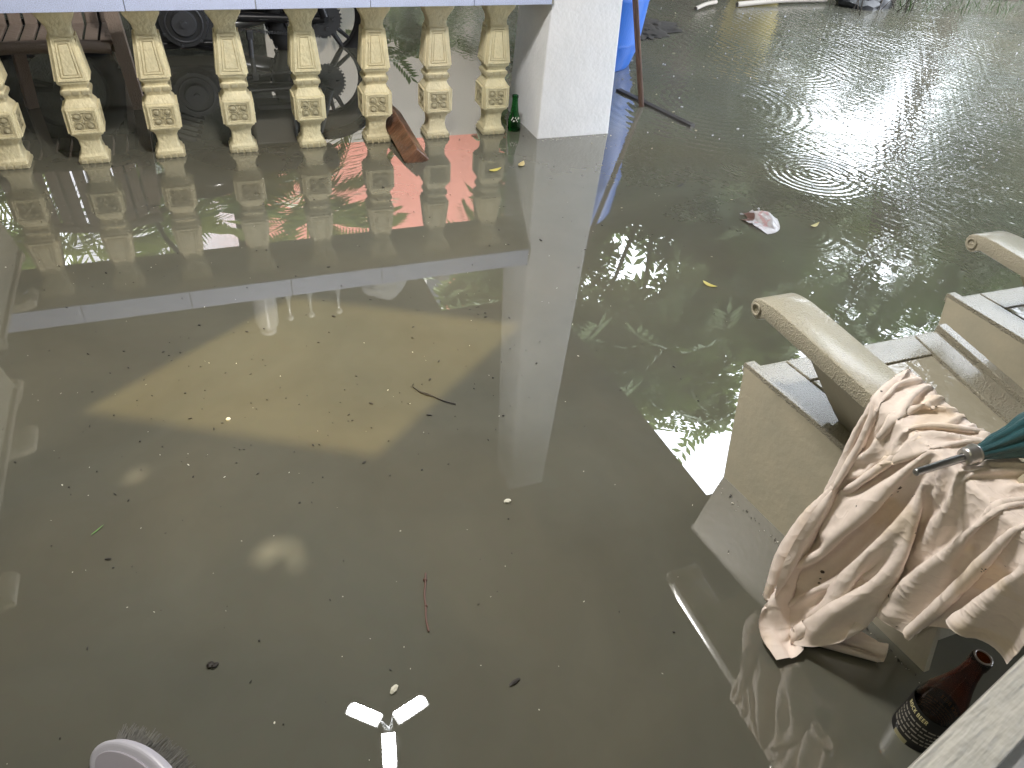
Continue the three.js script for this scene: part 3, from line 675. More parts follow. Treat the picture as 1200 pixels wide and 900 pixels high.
// ---------------------------------------------------------------- timber offcut by the balustrade
const woodMap = tex(512, 512, (u, v) => {
  const a = tileNoise(u * 0.125, v, 32, 51, 4), b = tileNoise(u, v, 6, 52, 4), k = 1 + 0.8 * a + 0.9 * b;
  return [0.15 * k, 0.068 * k, 0.036 * k];
}, { srgb: true });
const woodMat = std(1, 1, 1, 0.38, { map: withRepeat(woodMap, 3), bumpMap: withRepeat(grainBump, 5), bumpScale: 0.004, clearcoat: 0.5, clearcoatRoughness: 0.25 });
{
  const g = metreUV(toCreasedNormals(new RoundedBoxGeometry(0.07, 0.07, 0.40, 2, 0.004), 0.5));
  const o = tag(mesh('timber_block', g, woodMat), 'wet reddish brown square timber block floating between two balusters', 'timber');
  o.rotation.set(0.10, 0.02, 0.80, 'YXZ'); o.position.set(0.735, 0.028, -2.93); 
  o.rotation.order = 'YXZ';
}

// ---------------------------------------------------------------- barrel, rusty pole, floating plank and mat in the yard
{
  const b = thing('blue_barrel', 'bright blue plastic barrel standing in the flood behind the white pillar', 'barrel', [1.985, -0.02, -3.87]);
  const p = [[0, 0], [0, 0.20], [0.012, 0.225], [0.03, 0.238], [0.12, 0.268], [0.15, 0.272], [0.155, 0.276], [0.162, 0.272], [0.34, 0.288], [0.36, 0.296], [0.385, 0.296], [0.40, 0.288], [0.62, 0.286], [0.64, 0.294], [0.665, 0.294], [0.68, 0.284], [0.86, 0.262], [0.90, 0.24], [0.915, 0.22], [0.915, 0]];
  mesh('shell', bottleOf(p, 56), std(0.012, 0.13, 0.55, 0.36, { bumpMap: withRepeat(fineBump, 4), bumpScale: 0.0008 }), b);
  for (const s of [-1, 1]) mesh('bung', new THREE.CylinderGeometry(0.035, 0.035, 0.02, 20).translate(s * 0.13, 0.922, 0), std(0.6, 0.6, 0.58, 0.5), b);
}
const rustMap = tex(256, 256, (u, v) => { const a = tileNoise(u, v, 14, 5, 4), k = 1 + 1.1 * a; return [0.10 * k, 0.052 * k, 0.032 * k]; }, { srgb: true });
{
  const g = merged([bar([0, -0.28, 0], [-0.30, 0.9, -0.02], 0.013, 0.013, 10)]);
  const o = tag(mesh('rusty_pole', g, std(1, 1, 1, 0.7, { map: rustMap, bumpMap: withRepeat(grainBump, 2), bumpScale: 0.003 })), 'rusty iron pole stuck upright in the flood in front of the blue barrel', 'pole');
  o.position.set(2.012, 0, -3.145);
  const pl = tag(mesh('floating_plank', metreUV(box(0.032, 0.014, 0.52, 0, 0.004, 0, 0.003)), std(0.035, 0.03, 0.026, 0.5)), 'thin dark plank floating at the foot of the rusty pole', 'plank');
  pl.position.set(1.99, 0, -3.12); pl.rotation.y = 0.226;
}
{
  const nx = 26, nz = 20, pos = [], idx = [];
  for (let j = 0; j <= nz; j++) for (let i = 0; i <= nx; i++) {
    const u = i / nx - 0.5, v = j / nz - 0.5, q = 1 - 4 * Math.max(u * u, v * v);
    const wob = 0.8 + 0.5 * n3(Math.cos(Math.atan2(v, u)) * 2.2, Math.sin(Math.atan2(v, u)) * 2.2, 2) + 0.25 * n3(u * 14, 5, v * 14);
    pos.push(u * 0.62 * wob, 0.004 + 0.03 * Math.max(0, q) + 0.03 * fbm(u * 12, 1, v * 12, 4) * Math.max(0, q), v * 0.46 * wob);
  }
  for (let j = 0; j < nz; j++) for (let i = 0; i < nx; i++) { const a = j * (nx + 1) + i, b = a + nx + 1; idx.push(a, b, a + 1, a + 1, b, b + 1); }
  const o = tag(mesh('floating_mat', geoOf(pos, idx), std(0.03, 0.027, 0.023, 0.9)), 'ragged black mat of rubbish floating behind the rusty pole', 'mat');
  o.position.set(2.62, 0, -4.42); o.rotation.y = 0.4;
}
// torn wrapper
{
  const nx = 30, nz = 22, pos = [], idx = [], uv = [];
  for (let j = 0; j <= nz; j++) for (let i = 0; i <= nx; i++) {
    const u = i / nx, v = j / nz;
    const y = 0.004 + 0.014 * Math.abs(Math.sin(u * 6 + 3 * v)) * smooth(0.2, 0.6, u) + 0.016 * Math.max(0, fbm(u * 6, 2, v * 6, 3));
    pos.push((u - 0.5) * 0.14 * (0.35 + 0.65 * v), y * (0.3 + smooth(0, 0.25, v) * smooth(1, 0.7, v)), (v - 0.5) * 0.12 + 0.02 * Math.sin(u * 4)); uv.push(u, v);
  }
  for (let j = 0; j < nz; j++) for (let i = 0; i < nx; i++) { const a = j * (nx + 1) + i, b = a + nx + 1; idx.push(a, b, a + 1, a + 1, b, b + 1); }
  const m = tex(128, 128, (u, v) => {
    const red = smooth(0.02, 0.1, tileNoise(u, v, 6, 8, 2)) * smooth(0.25, 0.35, v) * smooth(0.75, 0.65, v);
    const br = v < 0.2 ? 1 : 0; return br ? [0.2, 0.12, 0.1] : [0.6, lerp(0.58, 0.34, red * 0.8), lerp(0.6, 0.34, red * 0.8)];
  }, { srgb: true, repeat: false });
  const o = tag(mesh('torn_wrapper', geoOf(pos, idx, uv), std(1, 1, 1, 0.3, { map: m, transmission: 0.25, thickness: 0 })), 'crumpled white and red plastic wrapper floating in the open yard', 'wrapper');
  o.position.set(1.785, 0.001, -1.985); o.rotation.y = 0.6;
}
// single floating scraps
const darkScrap = std(0.018, 0.014, 0.01, 0.6), paleScrap = std(0.62, 0.6, 0.5, 0.6), yellowLeaf = std(0.5, 0.42, 0.1, 0.5), brownTwig = std(0.10, 0.045, 0.028, 0.5), greenBlade = std(0.12, 0.25, 0.06, 0.5);
function leafGeo(L, w, curl = 0.1) {
  const pos = [], idx = [], n = 8;
  for (let i = 0; i <= n; i++) { const t = i / n, h = w * Math.pow(Math.sin(Math.PI * Math.pow(t, 0.8)), 0.8); const y = curl * L * (t - 0.5) * (t - 0.5); pos.push(-L / 2 + t * L, y, -h / 2, -L / 2 + t * L, y + 0.15 * h, 0, -L / 2 + t * L, y, h / 2); }
  for (let i = 0; i < n; i++) for (let k = 0; k < 2; k++) { const a = i * 3 + k; idx.push(a, a + 1, a + 3, a + 1, a + 4, a + 3); }
  return geoOf(pos, idx);
}
function scrap(name, geo, mat, x, z, turn, label, cat) { const o = tag(mesh(name, geo, mat), label, cat); o.position.set(x, 0.0025, z); o.rotation.y = turn; }
const twigGeo = (L, r, bend, seed) => { const q = mulberry(seed), p = []; for (let i = 0; i <= 5; i++) { const t = i / 5; p.push([-L / 2 + t * L, 0.0015 * q(), bend * Math.sin(t * 3) + (q() - 0.5) * L * 0.03]); } return tube(p, r, 20, 6); };
scrap('twig', merged([twigGeo(0.122, 0.0016, 0.004, 1), twigGeo(0.04, 0.0016, 0.002, 2).translate(-0.022, 0, 0.005)]), darkScrap, 0.41, -1.376, -0.82, 'thin black double twig floating on the sunlit patch of water', 'twig');
scrap('twig', merged([twigGeo(0.125, 0.0022, 0.003, 3), new THREE.SphereGeometry(0.0042, 8, 6).translate(-0.048, 0, 0), new THREE.SphereGeometry(0.003, 8, 6).translate(0.01, 0.001, 0.001)]), brownTwig, 0.232, -0.816, -1.80, 'knobbly reddish brown twig floating alone on dark water', 'twig');
scrap('grass_blade', leafGeo(0.032, 0.003), greenBlade, -0.322, -1.167, 0.75, 'short bright green blade of grass floating on the water', 'grass blade');
scrap('leaf', leafGeo(0.05, 0.017, 0.5), yellowLeaf, 1.371, -1.653, -1.0, 'small yellow leaf floating on the water between armchair and pillar', 'leaf');
scrap('leaf', leafGeo(0.055, 0.016, 0.5), std(0.42, 0.36, 0.14, 0.5), 1.976, -1.913, 0.35, 'curved pale leaf floating beside the torn wrapper', 'leaf');
scrap('leaf', leafGeo(0.06, 0.02, 0.3), yellowLeaf, 1.01, -2.60, 0.3, 'yellow leaf floating before the end baluster by the pillar', 'leaf');
scrap('leaf', leafGeo(0.055, 0.024, 0.3), std(0.45, 0.36, 0.16, 0.5), 1.13, -2.63, 0.9, 'tan oval leaf floating before the white pillar', 'leaf');
scrap('bark_scrap', merged([new THREE.DodecahedronGeometry(0.007, 0).scale(1, 0.5, 0.9), new THREE.DodecahedronGeometry(0.006, 0).scale(1.2, 0.5, 0.7).translate(0.005, 0.001, 0.006)]), darkScrap, -0.142, -0.807, 0.4, 'lump of black bark floating between the brush and the pale glint', 'bark');
scrap('bark_scrap', new THREE.DodecahedronGeometry(0.012, 0).scale(1, 0.16, 0.32), darkScrap, 0.329, -0.617, 0.3, 'flat black sliver of bark floating beside the mirrored lamp', 'bark');
scrap('bark_scrap', leafGeo(0.05, 0.012, 0.2), darkScrap, 1.66, -2.32, 0.5, 'long black sliver of bark floating in the yard near the pillar', 'bark');
scrap('foam_crumb', new THREE.DodecahedronGeometry(0.0055, 0).scale(1, 0.5, 1), paleScrap, -0.06, -1.425, 0, 'round white foam crumb on the sunlit patch of water', 'foam crumb');
scrap('foam_crumb', new THREE.DodecahedronGeometry(0.007, 0).scale(1.2, 0.5, 0.8), paleScrap, 0.461, -1.003, 0, 'white foam crumb floating between the sunlit patch and the armchair', 'foam crumb');
scrap('foam_crumb', new THREE.DodecahedronGeometry(0.007, 0).scale(1.4, 0.6, 0.8), paleScrap, 0.135, -0.668, 0.7, 'white foam crumb floating just off the mirrored lamp', 'foam crumb');
// the countless rest
function specks(name, geo, mat, n, seed, zone, label, flat = 0.4) {
  const im = new THREE.InstancedMesh(geo, mat, n), r = mulberry(seed), m = new THREE.Matrix4(), q = new THREE.Quaternion();
  for (let i = 0; i < n; i++) {
    const [x, z, s] = zone(r); q.setFromEuler(new THREE.Euler((r() - 0.5) * 0.4, r() * 6.28, (r() - 0.5) * 0.4));
    m.compose(V(x, 0.002, z), q, V(s * (0.6 + r() * 1.6), s * flat, s * (0.4 + 0.7 * r()))); im.setMatrixAt(i, m);
  }
  im.name = name; im.castShadow = im.receiveShadow = true; scene.add(im); im.userData.kind = 'stuff'; im.userData.label = label; im.userData.category = 'debris';
}
const chip = new THREE.IcosahedronGeometry(1, 0);
const inVeranda = (r) => { const z = -0.55 - 2.2 * Math.pow(r(), 0.8); return [-0.6 + r() * (1.4 + 0.35 * (-z)), z, 0.0011 + 0.0026 * r() * r()]; };
specks('dark_debris', chip, darkScrap, 260, 61, inVeranda, 'tiny black flecks of plant litter floating on the veranda water');
specks('pale_debris', chip, paleScrap, 170, 62, (r) => { const [x, z, s] = inVeranda(r); return [x, z, s * 0.6]; }, 'tiny white flecks floating on the veranda water');
specks('clustered_debris', chip, darkScrap, 110, 63, (r) => { const a = r() * 6.28, q = Math.sqrt(r()); return [0.15 + 0.6 * q * Math.cos(a), -1.5 + 0.4 * q * Math.sin(a), 0.0014 + 0.003 * r() * r()]; }, 'black flecks gathered on the sunlit patch of water');
specks('edge_debris', chip, darkScrap, 90, 66, (r) => { const t = r(); return r() < 0.6 ? [0.93 + 0.085 * t - 0.012 * r() * r(), -0.90 + 0.53 * t, 0.001 + 0.0026 * r() * r()] : [-0.6 + 1.85 * t, -2.93 + 0.05 * r(), 0.001 + 0.003 * r() * r()]; }, 'black crumbs gathered along the armchair flank and the baluster feet');
specks('edge_scum', chip, paleScrap, 70, 67, (r) => { const t = r(); return r() < 0.5 ? [0.925 + 0.085 * t - 0.02 * r() * r(), -0.91 + 0.53 * t, 0.0008 + 0.0016 * r() * r()] : [1.3 + 0.33 * t, -2.86 + 0.03 * r(), 0.0008 + 0.0018 * r()]; }, 'pale crumbs gathered along the armchair flank and the foot of the pillar');
specks('yard_debris', chip, std(0.3, 0.27, 0.18, 0.7), 240, 64, (r) => [1.3 + r() * 4.4, -1.2 - r() * 3.9, 0.002 + 0.006 * r() * r()], 'scraps of leaf and rubbish floating in the yard');
specks('yard_bubbles', new THREE.SphereGeometry(1, 10, 6), std(0.85, 0.87, 0.9, 0.08, { transmission: 0.5, thickness: 0 }), 240, 65, (r) => [1.75 + r() * 3.6, -2.0 - r() * 2.9, 0.0015 + 0.003 * r()], 'small rain bubbles on the open water', 0.8);

// ---------------------------------------------------------------- things standing on the coping (seen mirrored in the water)
{
  const g = 'ornaments on the coping';
  const jar = thing('white_jar', 'tall white jar standing on the coping of the balustrade, seen mirrored', 'jar', [0.12, 0.598, -3.0], 0);
  mesh('body', bottleOf([[0, 0], [0, 0.048], [0.01, 0.052], [0.2, 0.05], [0.225, 0.042], [0.23, 0.03], [0.23, 0]], 28), std(0.6, 0.6, 0.58, 0.3), jar);
  mesh('lid', bottleOf([[0.225, 0.0], [0.226, 0.036], [0.255, 0.036], [0.26, 0.03], [0.26, 0]], 24), std(0.7, 0.7, 0.68, 0.3), jar);
  const clear = std(0.8, 0.82, 0.8, 0.08, { transmission: 0.55, thickness: 0, ior: 1.5 });
  let first = null;
  for (const x of [0.222, 0.315, 0.44]) {
    if (!first) {
      first = thing('glass_stopper_jar', 'small clear knobbed glass vessel on the coping next to the white jar', 'glass vessel', [x, 0.598, -3.0], 0, g);
      mesh('bowl', bottleOf([[0, 0], [0, 0.034], [0.012, 0.036], [0.06, 0.03], [0.09, 0.012], [0.12, 0.007], [0.19, 0.006]], 24), clear, first);
      mesh('knob', new THREE.SphereGeometry(0.015, 16, 12).translate(0, 0.2, 0), std(0.75, 0.75, 0.7, 0.2), first);
    } else copyOf(first, [x, 0.598, -3.0], x, x < 0.4 ? 'middle one of three small clear knobbed glass vessels on the coping' : 'small clear knobbed glass vessel on the coping next to the plastic bag');
  }
  const cup = thing('small_tumbler', 'short grey tumbler standing on the coping near the pillar', 'tumbler', [0.93, 0.598, -3.0]);
  mesh('wall', bottleOf([[0, 0], [0, 0.028], [0.09, 0.034], [0.092, 0.032], [0.006, 0.026], [0.006, 0]], 24), std(0.5, 0.5, 0.48, 0.25), cup);
  mesh('rim', new THREE.TorusGeometry(0.033, 0.0016, 6, 24).rotateX(Math.PI / 2).translate(0, 0.092, 0), std(0.6, 0.6, 0.58, 0.2), cup);
  const bg = new THREE.IcosahedronGeometry(0.075, 5), p = bg.attributes.position;
  for (let i = 0; i < p.count; i++) { const v = V(p.getX(i), p.getY(i), p.getZ(i)), k = 1 + 0.55 * fbm(v.x * 16, v.y * 12, v.z * 16, 4); v.multiplyScalar(k); p.setXYZ(i, v.x * 1.3, Math.max(-0.07, v.y * (1.1 + v.x * 4)) + 0.07, v.z * 0.8); }
  bg.computeVertexNormals();
  const bag = tag(mesh('plastic_bag', toCreasedNormals(bg, 0.3), std(0.7, 0.72, 0.72, 0.35, { transmission: 0.3, thickness: 0 })), 'crumpled white plastic bag lying on the coping of the balustrade', 'bag');
  bag.position.set(0.65, 0.6, -2.98);
}

// ---------------------------------------------------------------- brown slatted chair behind the balusters
{
  const brown = std(0.30, 0.235, 0.19, 0.6, { bumpMap: withRepeat(grainBump, 4), bumpScale: 0.004 });
  const c = thing('slatted_chair', 'brown slatted plastic chair standing in the water behind the balusters', 'chair', [-0.5, 0, -3.56], 0);
  // faces the veranda (+z); seat about 0.25 above the water
  mesh('seat_front', tube([[-0.27, 0.225, 0.02], [-0.15, 0.235, 0.03], [0.1, 0.235, 0.03], [0.215, 0.225, 0.02]], 0.024, 24, 10), brown, c);
  for (let i = 0; i < 9; i++) {
    const x = -0.25 + i * 0.0565;
    mesh('seat_slat', metreUV(box(0.046, 0.014, 0.30, x, 0.238, -0.12, 0.004)), brown, c);
    const bs = mesh('back_slat', metreUV(box(0.046, 0.5, 0.014, x, 0.25, 0, 0.004)), brown, c); bs.position.set(0, 0.235, -0.27); bs.rotation.x = -0.22;
  }
  mesh('seat_rail', merged([bar([-0.28, 0.225, 0.02], [-0.27, 0.225, -0.29], 0.018), bar([0.225, 0.225, 0.02], [0.22, 0.225, -0.29], 0.018)]), brown, c);
  mesh('top_rail', tube([[-0.29, 0.70, -0.36], [-0.03, 0.74, -0.385], [0.23, 0.70, -0.36]], 0.024, 20, 8), brown, c);
  const leg = (a, b, w) => { const g = bar(a, b, w, w * 0.9, 4); return toCreasedNormals(g, 0.3); };
  mesh('leg', leg([-0.115, 0.23, -0.01], [-0.13, -0.14, 0.0], 0.030), brown, c);
  mesh('leg', leg([0.235, 0.46, -0.03], [0.285, -0.14, 0.10], 0.036), brown, c);
  mesh('leg', leg([-0.29, 0.46, -0.03], [-0.335, -0.14, 0.10], 0.036), brown, c);
  mesh('leg', leg([0.2, 0.23, -0.28], [0.25, -0.14, -0.42], 0.03), brown, c);
  for (const s of [-1, 1]) mesh('arm', tube([[s * 0.26 - 0.028, 0.45, 0.0], [s * 0.275 - 0.028, 0.475, -0.15], [s * 0.265 - 0.028, 0.47, -0.33]], 0.024, 16, 8), brown, c);
}

// ---------------------------------------------------------------- motorcycle behind the balusters
{
  const m = thing('motorcycle', 'black motorcycle parked in the flood behind the balusters', 'motorcycle', [0.655, 0.155, -4.25], 0);
  // x runs from the rear hub (0) forward to the left (-x); y from the hub
  const black = std(0.012, 0.012, 0.014, 0.35), rubber = std(0.016, 0.016, 0.017, 0.75), grey = std(0.05, 0.052, 0.056, 0.4), alu = std(0.35, 0.36, 0.38, 0.35, { metalness: 0.8 });
  const wheel = (x, y) => {
    const w = mesh('wheel', new THREE.TorusGeometry(0.185, 0.012, 8, 40), black, m); w.position.set(x, y, 0);
    mesh('tyre', merged([new THREE.TorusGeometry(0.232, 0.045, 14, 48), ...Array.from({ length: 36 }, (_, i) => { const g = new RoundedBoxGeometry(0.012, 0.012, 0.075, 1, 0.003); g.translate(0.276, 0, 0); g.rotateZ((i / 36) * 6.2832); return g; })]), rubber, w);
    const sp = []; for (let i = 0; i < 3; i++) { const a = (i / 3) * 6.283 - 1.0; sp.push(bar([0, 0, 0.012], [0.18 * Math.cos(a), 0.18 * Math.sin(a), 0.0], 0.018, 0.012, 6)); sp.push(bar([0, 0, -0.012], [0.18 * Math.cos(a + 0.3), 0.18 * Math.sin(a + 0.3), 0], 0.014, 0.01, 6)); }
    mesh('spoke', merged(sp), black, w);
    mesh('hub', new THREE.CylinderGeometry(0.05, 0.05, 0.11, 24).rotateX(Math.PI / 2), grey, w);
    return w;
  };
  wheel(0, 0); wheel(-1.24, 0);
  const teeth = []; for (let i = 0; i < 30; i++) { const g = new THREE.BoxGeometry(0.012, 0.008, 0.006); g.translate(0.088, 0, 0); g.rotateZ((i / 30) * 6.283); teeth.push(g); }
  mesh('sprocket', merged([new THREE.CylinderGeometry(0.085, 0.085, 0.006, 36).rotateX(Math.PI / 2), ...teeth, ...Array.from({ length: 5 }, (_, i) => new THREE.CylinderGeometry(0.009, 0.009, 0.02, 8).rotateX(Math.PI / 2).translate(0.05 * Math.cos(i * 1.257), 0.05 * Math.sin(i * 1.257), 0.006))]).translate(0, 0, 0.072), grey, m);
  const links = []; for (let i = 0; i < 40; i++) { const t = i / 39; for (const [ya, yb] of [[0.085, 0.04], [-0.085, -0.03]]) links.push(new THREE.BoxGeometry(0.010, 0.012, 0.008).translate(-t * 0.52, lerp(ya, yb, t), 0.074)); }
  mesh('chain', merged(links), grey, m);
  mesh('swing_arm', merged([bar([0, 0, 0.085], [-0.52, 0.02, 0.07], 0.018, 0.024), bar([0, 0, -0.085], [-0.52, 0.02, -0.07], 0.018, 0.024)]), black, m);
  mesh('chain_guard', metreUV(box(0.34, 0.05, 0.03, -0.2, 0.12, 0.075, 0.01)), black, m);
  // engine
  const cover = new THREE.CylinderGeometry(0.105, 0.115, 0.05, 40).rotateX(Math.PI / 2).translate(-0.655, 0.01, 0.12);
  const eng = mesh('engine', merged([cover, box(0.34, 0.2, 0.2, -0.62, 0.0, 0.0, 0.03), new RoundedBoxGeometry(0.16, 0.2, 0.16, 3, 0.02).rotateZ(0.35).translate(-0.74, 0.16, 0)]), grey, m);
  mesh('clutch_cover', merged([new THREE.CylinderGeometry(0.052, 0.058, 0.02, 32).rotateX(Math.PI / 2).translate(-0.655, 0.01, 0.155), new THREE.TorusGeometry(0.082, 0.005, 8, 40).translate(-0.655, 0.01, 0.147), new THREE.CylinderGeometry(0.016, 0.016, 0.014, 6).rotateX(Math.PI / 2).translate(-0.655, 0.01, 0.17), ...Array.from({ length: 7 }, (_, i) => new THREE.CylinderGeometry(0.007, 0.007, 0.02, 6).rotateX(Math.PI / 2).translate(-0.655 + 0.104 * Math.cos(i * 0.9), 0.01 + 0.104 * Math.sin(i * 0.9), 0.14))]), std(0.075, 0.078, 0.085, 0.35), eng);
  for (let i = 0; i < 6; i++) { const f = mesh('cooling_fin', new RoundedBoxGeometry(0.19, 0.008, 0.19, 1, 0.003).rotateZ(0.35).translate(-0.72 - i * 0.008, 0.1 + i * 0.024, 0), grey, eng); }
  mesh('bash_plate', metreUV(box(0.42, 0.035, 0.16, -0.66, -0.10, 0.02, 0.012)), black, m);
  mesh('foot_peg', merged([bar([-0.42, -0.08, 0.05], [-0.42, -0.085, 0.2], 0.012), bar([-0.62, -0.11, 0.09], [-0.46, -0.12, 0.16], 0.009)]), black, m);
  mesh('side_stand', merged([bar([-0.365, -0.06, 0.1], [-0.375, -0.26, 0.16], 0.012, 0.010), new RoundedBoxGeometry(0.03, 0.05, 0.03, 2, 0.006).translate(-0.365, -0.06, 0.1)]), grey, m);
  mesh('exhaust', merged([bar([-0.5, -0.09, -0.13], [0.02, 0.04, -0.16], 0.035, 0.045, 14), bar([-0.8, 0.0, -0.06], [-0.5, -0.09, -0.13], 0.018, 0.02, 10)]), alu, m);
  mesh('frame', merged([bar([-0.5, 0.04, 0.05], [-0.35, 0.36, 0.09], 0.018), bar([-0.35, 0.34, 0.09], [0.02, 0.37, 0.09], 0.016), bar([-0.4, 0.4, 0], [-1.0, 0.5, 0], 0.028), bar([-1.0, 0.5, 0], [-0.82, -0.08, 0], 0.022), bar([0.0, 0.02, 0.12], [-0.12, 0.38, 0.11], 0.022), bar([0.0, 0.02, -0.12], [-0.12, 0.38, -0.11], 0.022)]), black, m);
  mesh('seat', new RoundedBoxGeometry(0.5, 0.08, 0.23, 4, 0.035).rotateZ(0.04).translate(-0.22, 0.42, 0), rubber, m);
  mesh('side_cover', metreUV(box(0.26, 0.2, 0.24, -0.3, 0.22, 0, 0.04)), black, m);
  const tank = new THREE.SphereGeometry(0.5, 28, 20); tank.scale(0.5, 0.24, 0.3); tank.rotateZ(-0.1); tank.translate(-0.65, 0.48, 0);
  mesh('fuel_tank', tank, std(0.02, 0.02, 0.024, 0.2, { clearcoat: 1 }), m);
  mesh('fork', merged([bar([-1.24, 0, 0.08], [-1.0, 0.62, 0.08], 0.024, 0.02), bar([-1.24, 0, -0.08], [-1.0, 0.62, -0.08], 0.024, 0.02)]), grey, m);
  mesh('handlebar', tube([[-0.86, 0.78, 0.36], [-0.95, 0.74, 0.15], [-0.98, 0.7, 0], [-0.95, 0.74, -0.15], [-0.86, 0.78, -0.36]], 0.013, 30, 8), black, m);
  mesh('headlamp', new THREE.SphereGeometry(0.09, 20, 14).scale(0.8, 1, 1).translate(-1.1, 0.62, 0), std(0.05, 0.05, 0.055, 0.2), m);
  mesh('mudguard', merged([new THREE.TorusGeometry(0.3, 0.035, 6, 24, 1.9).rotateZ(0.7).scale(1, 1, 1.6), new THREE.TorusGeometry(0.3, 0.03, 6, 24, 1.5).rotateZ(0.9).scale(1, 1, 1.6).translate(-1.24, 0, 0)]), black, m);
}

// ---------------------------------------------------------------- neighbouring houses beyond the yard
{
  const h = thing('pink_house', 'salmon pink house wall rising behind the palms, mirrored between the balusters', 'house', [2.3, 0, -9.6]);
  const pinkMap = mottle(0.60, 0.235, 0.18, 0.10, 5, 111);
  const pm = std(1, 1, 1, 0.85, { map: withRepeat(pinkMap, 0.5), bumpMap: withRepeat(plasterBump, 1), bumpScale: 0.006 });
  mesh('wall', metreUV(box(4.0, 6.3, 4.0, 0, 2.95, -2.0)), pm, h);
  mesh('plinth', metreUV(box(4.06, 2.9, 4.06, 0, 1.22, -2.0)), std(0.35, 0.33, 0.3, 0.9), h);
  const roof = new THREE.CylinderGeometry(0.01, 3.3, 1.4, 4, 1).rotateY(Math.PI / 4).translate(0, 6.8, -2);
  mesh('roof', roof, std(0.22, 0.09, 0.06, 0.9), h);
  for (const [x, y] of [[-1.5, 5.0], [0.4, 5.0]]) {
    const w = mesh('window', metreUV(box(0.62, 1.0, 0.05, x, y, 0.02)), std(0.55, 0.53, 0.5, 0.6), h);
    mesh('pane', box(0.5, 0.88, 0.02, x, y, 0.04), std(0.02, 0.025, 0.03, 0.06), w);
    mesh('glazing_bar', box(0.03, 0.88, 0.02, x, y, 0.06), std(0.55, 0.53, 0.5, 0.6), w);
  }
  const g = thing('white_house', 'pale grey house with a railed balcony beside the pink house', 'house', [-0.85, 0, -10.5]);
  mesh('wall', metreUV(box(2.1, 5.2, 3, 0, 2.4, -1.5)), std(0.6, 0.6, 0.64, 0.85, { bumpMap: withRepeat(plasterBump, 1), bumpScale: 0.006 }), g);
  mesh('balcony', box(2.0, 0.12, 0.8, 0, 2.5, 0.4), std(0.4, 0.4, 0.42, 0.8), g);
  for (let i = 0; i < 10; i++) mesh('balcony_post', bar([-0.95 + i * 0.211, 2.56, 0.76], [-0.95 + i * 0.211, 3.4, 0.76], 0.012), std(0.1, 0.1, 0.1, 0.5), g);
  mesh('balcony_rail', bar([-1, 3.42, 0.76], [1, 3.42, 0.76], 0.02), std(0.1, 0.1, 0.1, 0.5), g);
  mesh('roof', box(2.5, 0.12, 3.6, 0, 5.06, -1.4), std(0.3, 0.28, 0.27, 0.9), g);
  const w = mesh('window', box(0.7, 0.9, 0.05, 0.3, 3.3, 0.02), std(0.3, 0.3, 0.32, 0.5), g);
  mesh('pane', box(0.58, 0.78, 0.02, 0.3, 3.3, 0.045), std(0.02, 0.025, 0.03, 0.06), w);
}

// ---------------------------------------------------------------- trees, palms, bushes
const leafTone = (r, g, b, seed) => std(r, g, b, 0.45, { transmission: 0.3, thickness: 0, specularIntensity: 0.6 });
const leafMats = [std(0.09, 0.145, 0.04, 0.5), std(0.15, 0.21, 0.06, 0.5), std(0.065, 0.11, 0.034, 0.5), std(0.19, 0.22, 0.06, 0.55)];
leafMats.forEach((m) => { m.transmission = 0.5; m.thickness = 0; m.roughness = 0.75; });
// sprays of pointed leaflets gathered in clumps round limb ends
function crownGeo(clumps, perClump, seed, leafL = 0.14, leafW = 0.045) {
  const r = mulberry(seed), pos = [], idx = [];
  const e = new THREE.Euler(), q = new THREE.Quaternion(), v = V(0, 0, 0);
  for (const [cx, cy, cz, cr] of clumps) for (let s = 0; s < perClump; s++) {
    const th = r() * 6.283, ph = Math.acos(2 * r() - 1), rad = cr * Math.cbrt(r());
    const ox = cx + rad * Math.sin(ph) * Math.cos(th), oy = cy + rad * 0.75 * Math.cos(ph), oz = cz + rad * Math.sin(ph) * Math.sin(th);
    e.set((r() - 0.5) * 1.2, r() * 6.283, -0.5 + (r() - 0.5) * 1.4); q.setFromEuler(e);
    const n = 4 + Math.floor(r() * 4), L = leafL * (0.7 + 0.7 * r());
    for (let k = 0; k < 2 * n + 1; k++) {
      const t = Math.min(1, Math.floor(k / 2) / n + 0.15), side = k === 2 * n ? 0 : k % 2 ? 1 : -1;
      const bx = t * L * 2.0, a = side * 0.9;
      const dx = Math.cos(a), dz = Math.sin(a), w = leafW * (0.8 + 0.4 * r()), l = L * (0.75 + 0.3 * r()) * (side ? 1 : 1.1);
      const P = [[bx, 0, 0], [bx + dx * l * 0.45 - dz * w * 0.5, -0.03 * l, dz * l * 0.45 + dx * w * 0.5], [bx + dx * l, -0.22 * l, dz * l], [bx + dx * l * 0.45 + dz * w * 0.5, -0.03 * l, dz * l * 0.45 - dx * w * 0.5]];
      const b = pos.length / 3;
      for (const p of P) { v.set(...p).applyQuaternion(q); pos.push(v.x + ox, v.y + oy, v.z + oz); }
      idx.push(b, b + 1, b + 2, b, b + 2, b + 3);
    }
  }
  return geoOf(pos, idx);
}
const barkMat = std(0.10, 0.08, 0.06, 0.9, { bumpMap: withRepeat(grainBump, 4), bumpScale: 0.02 });
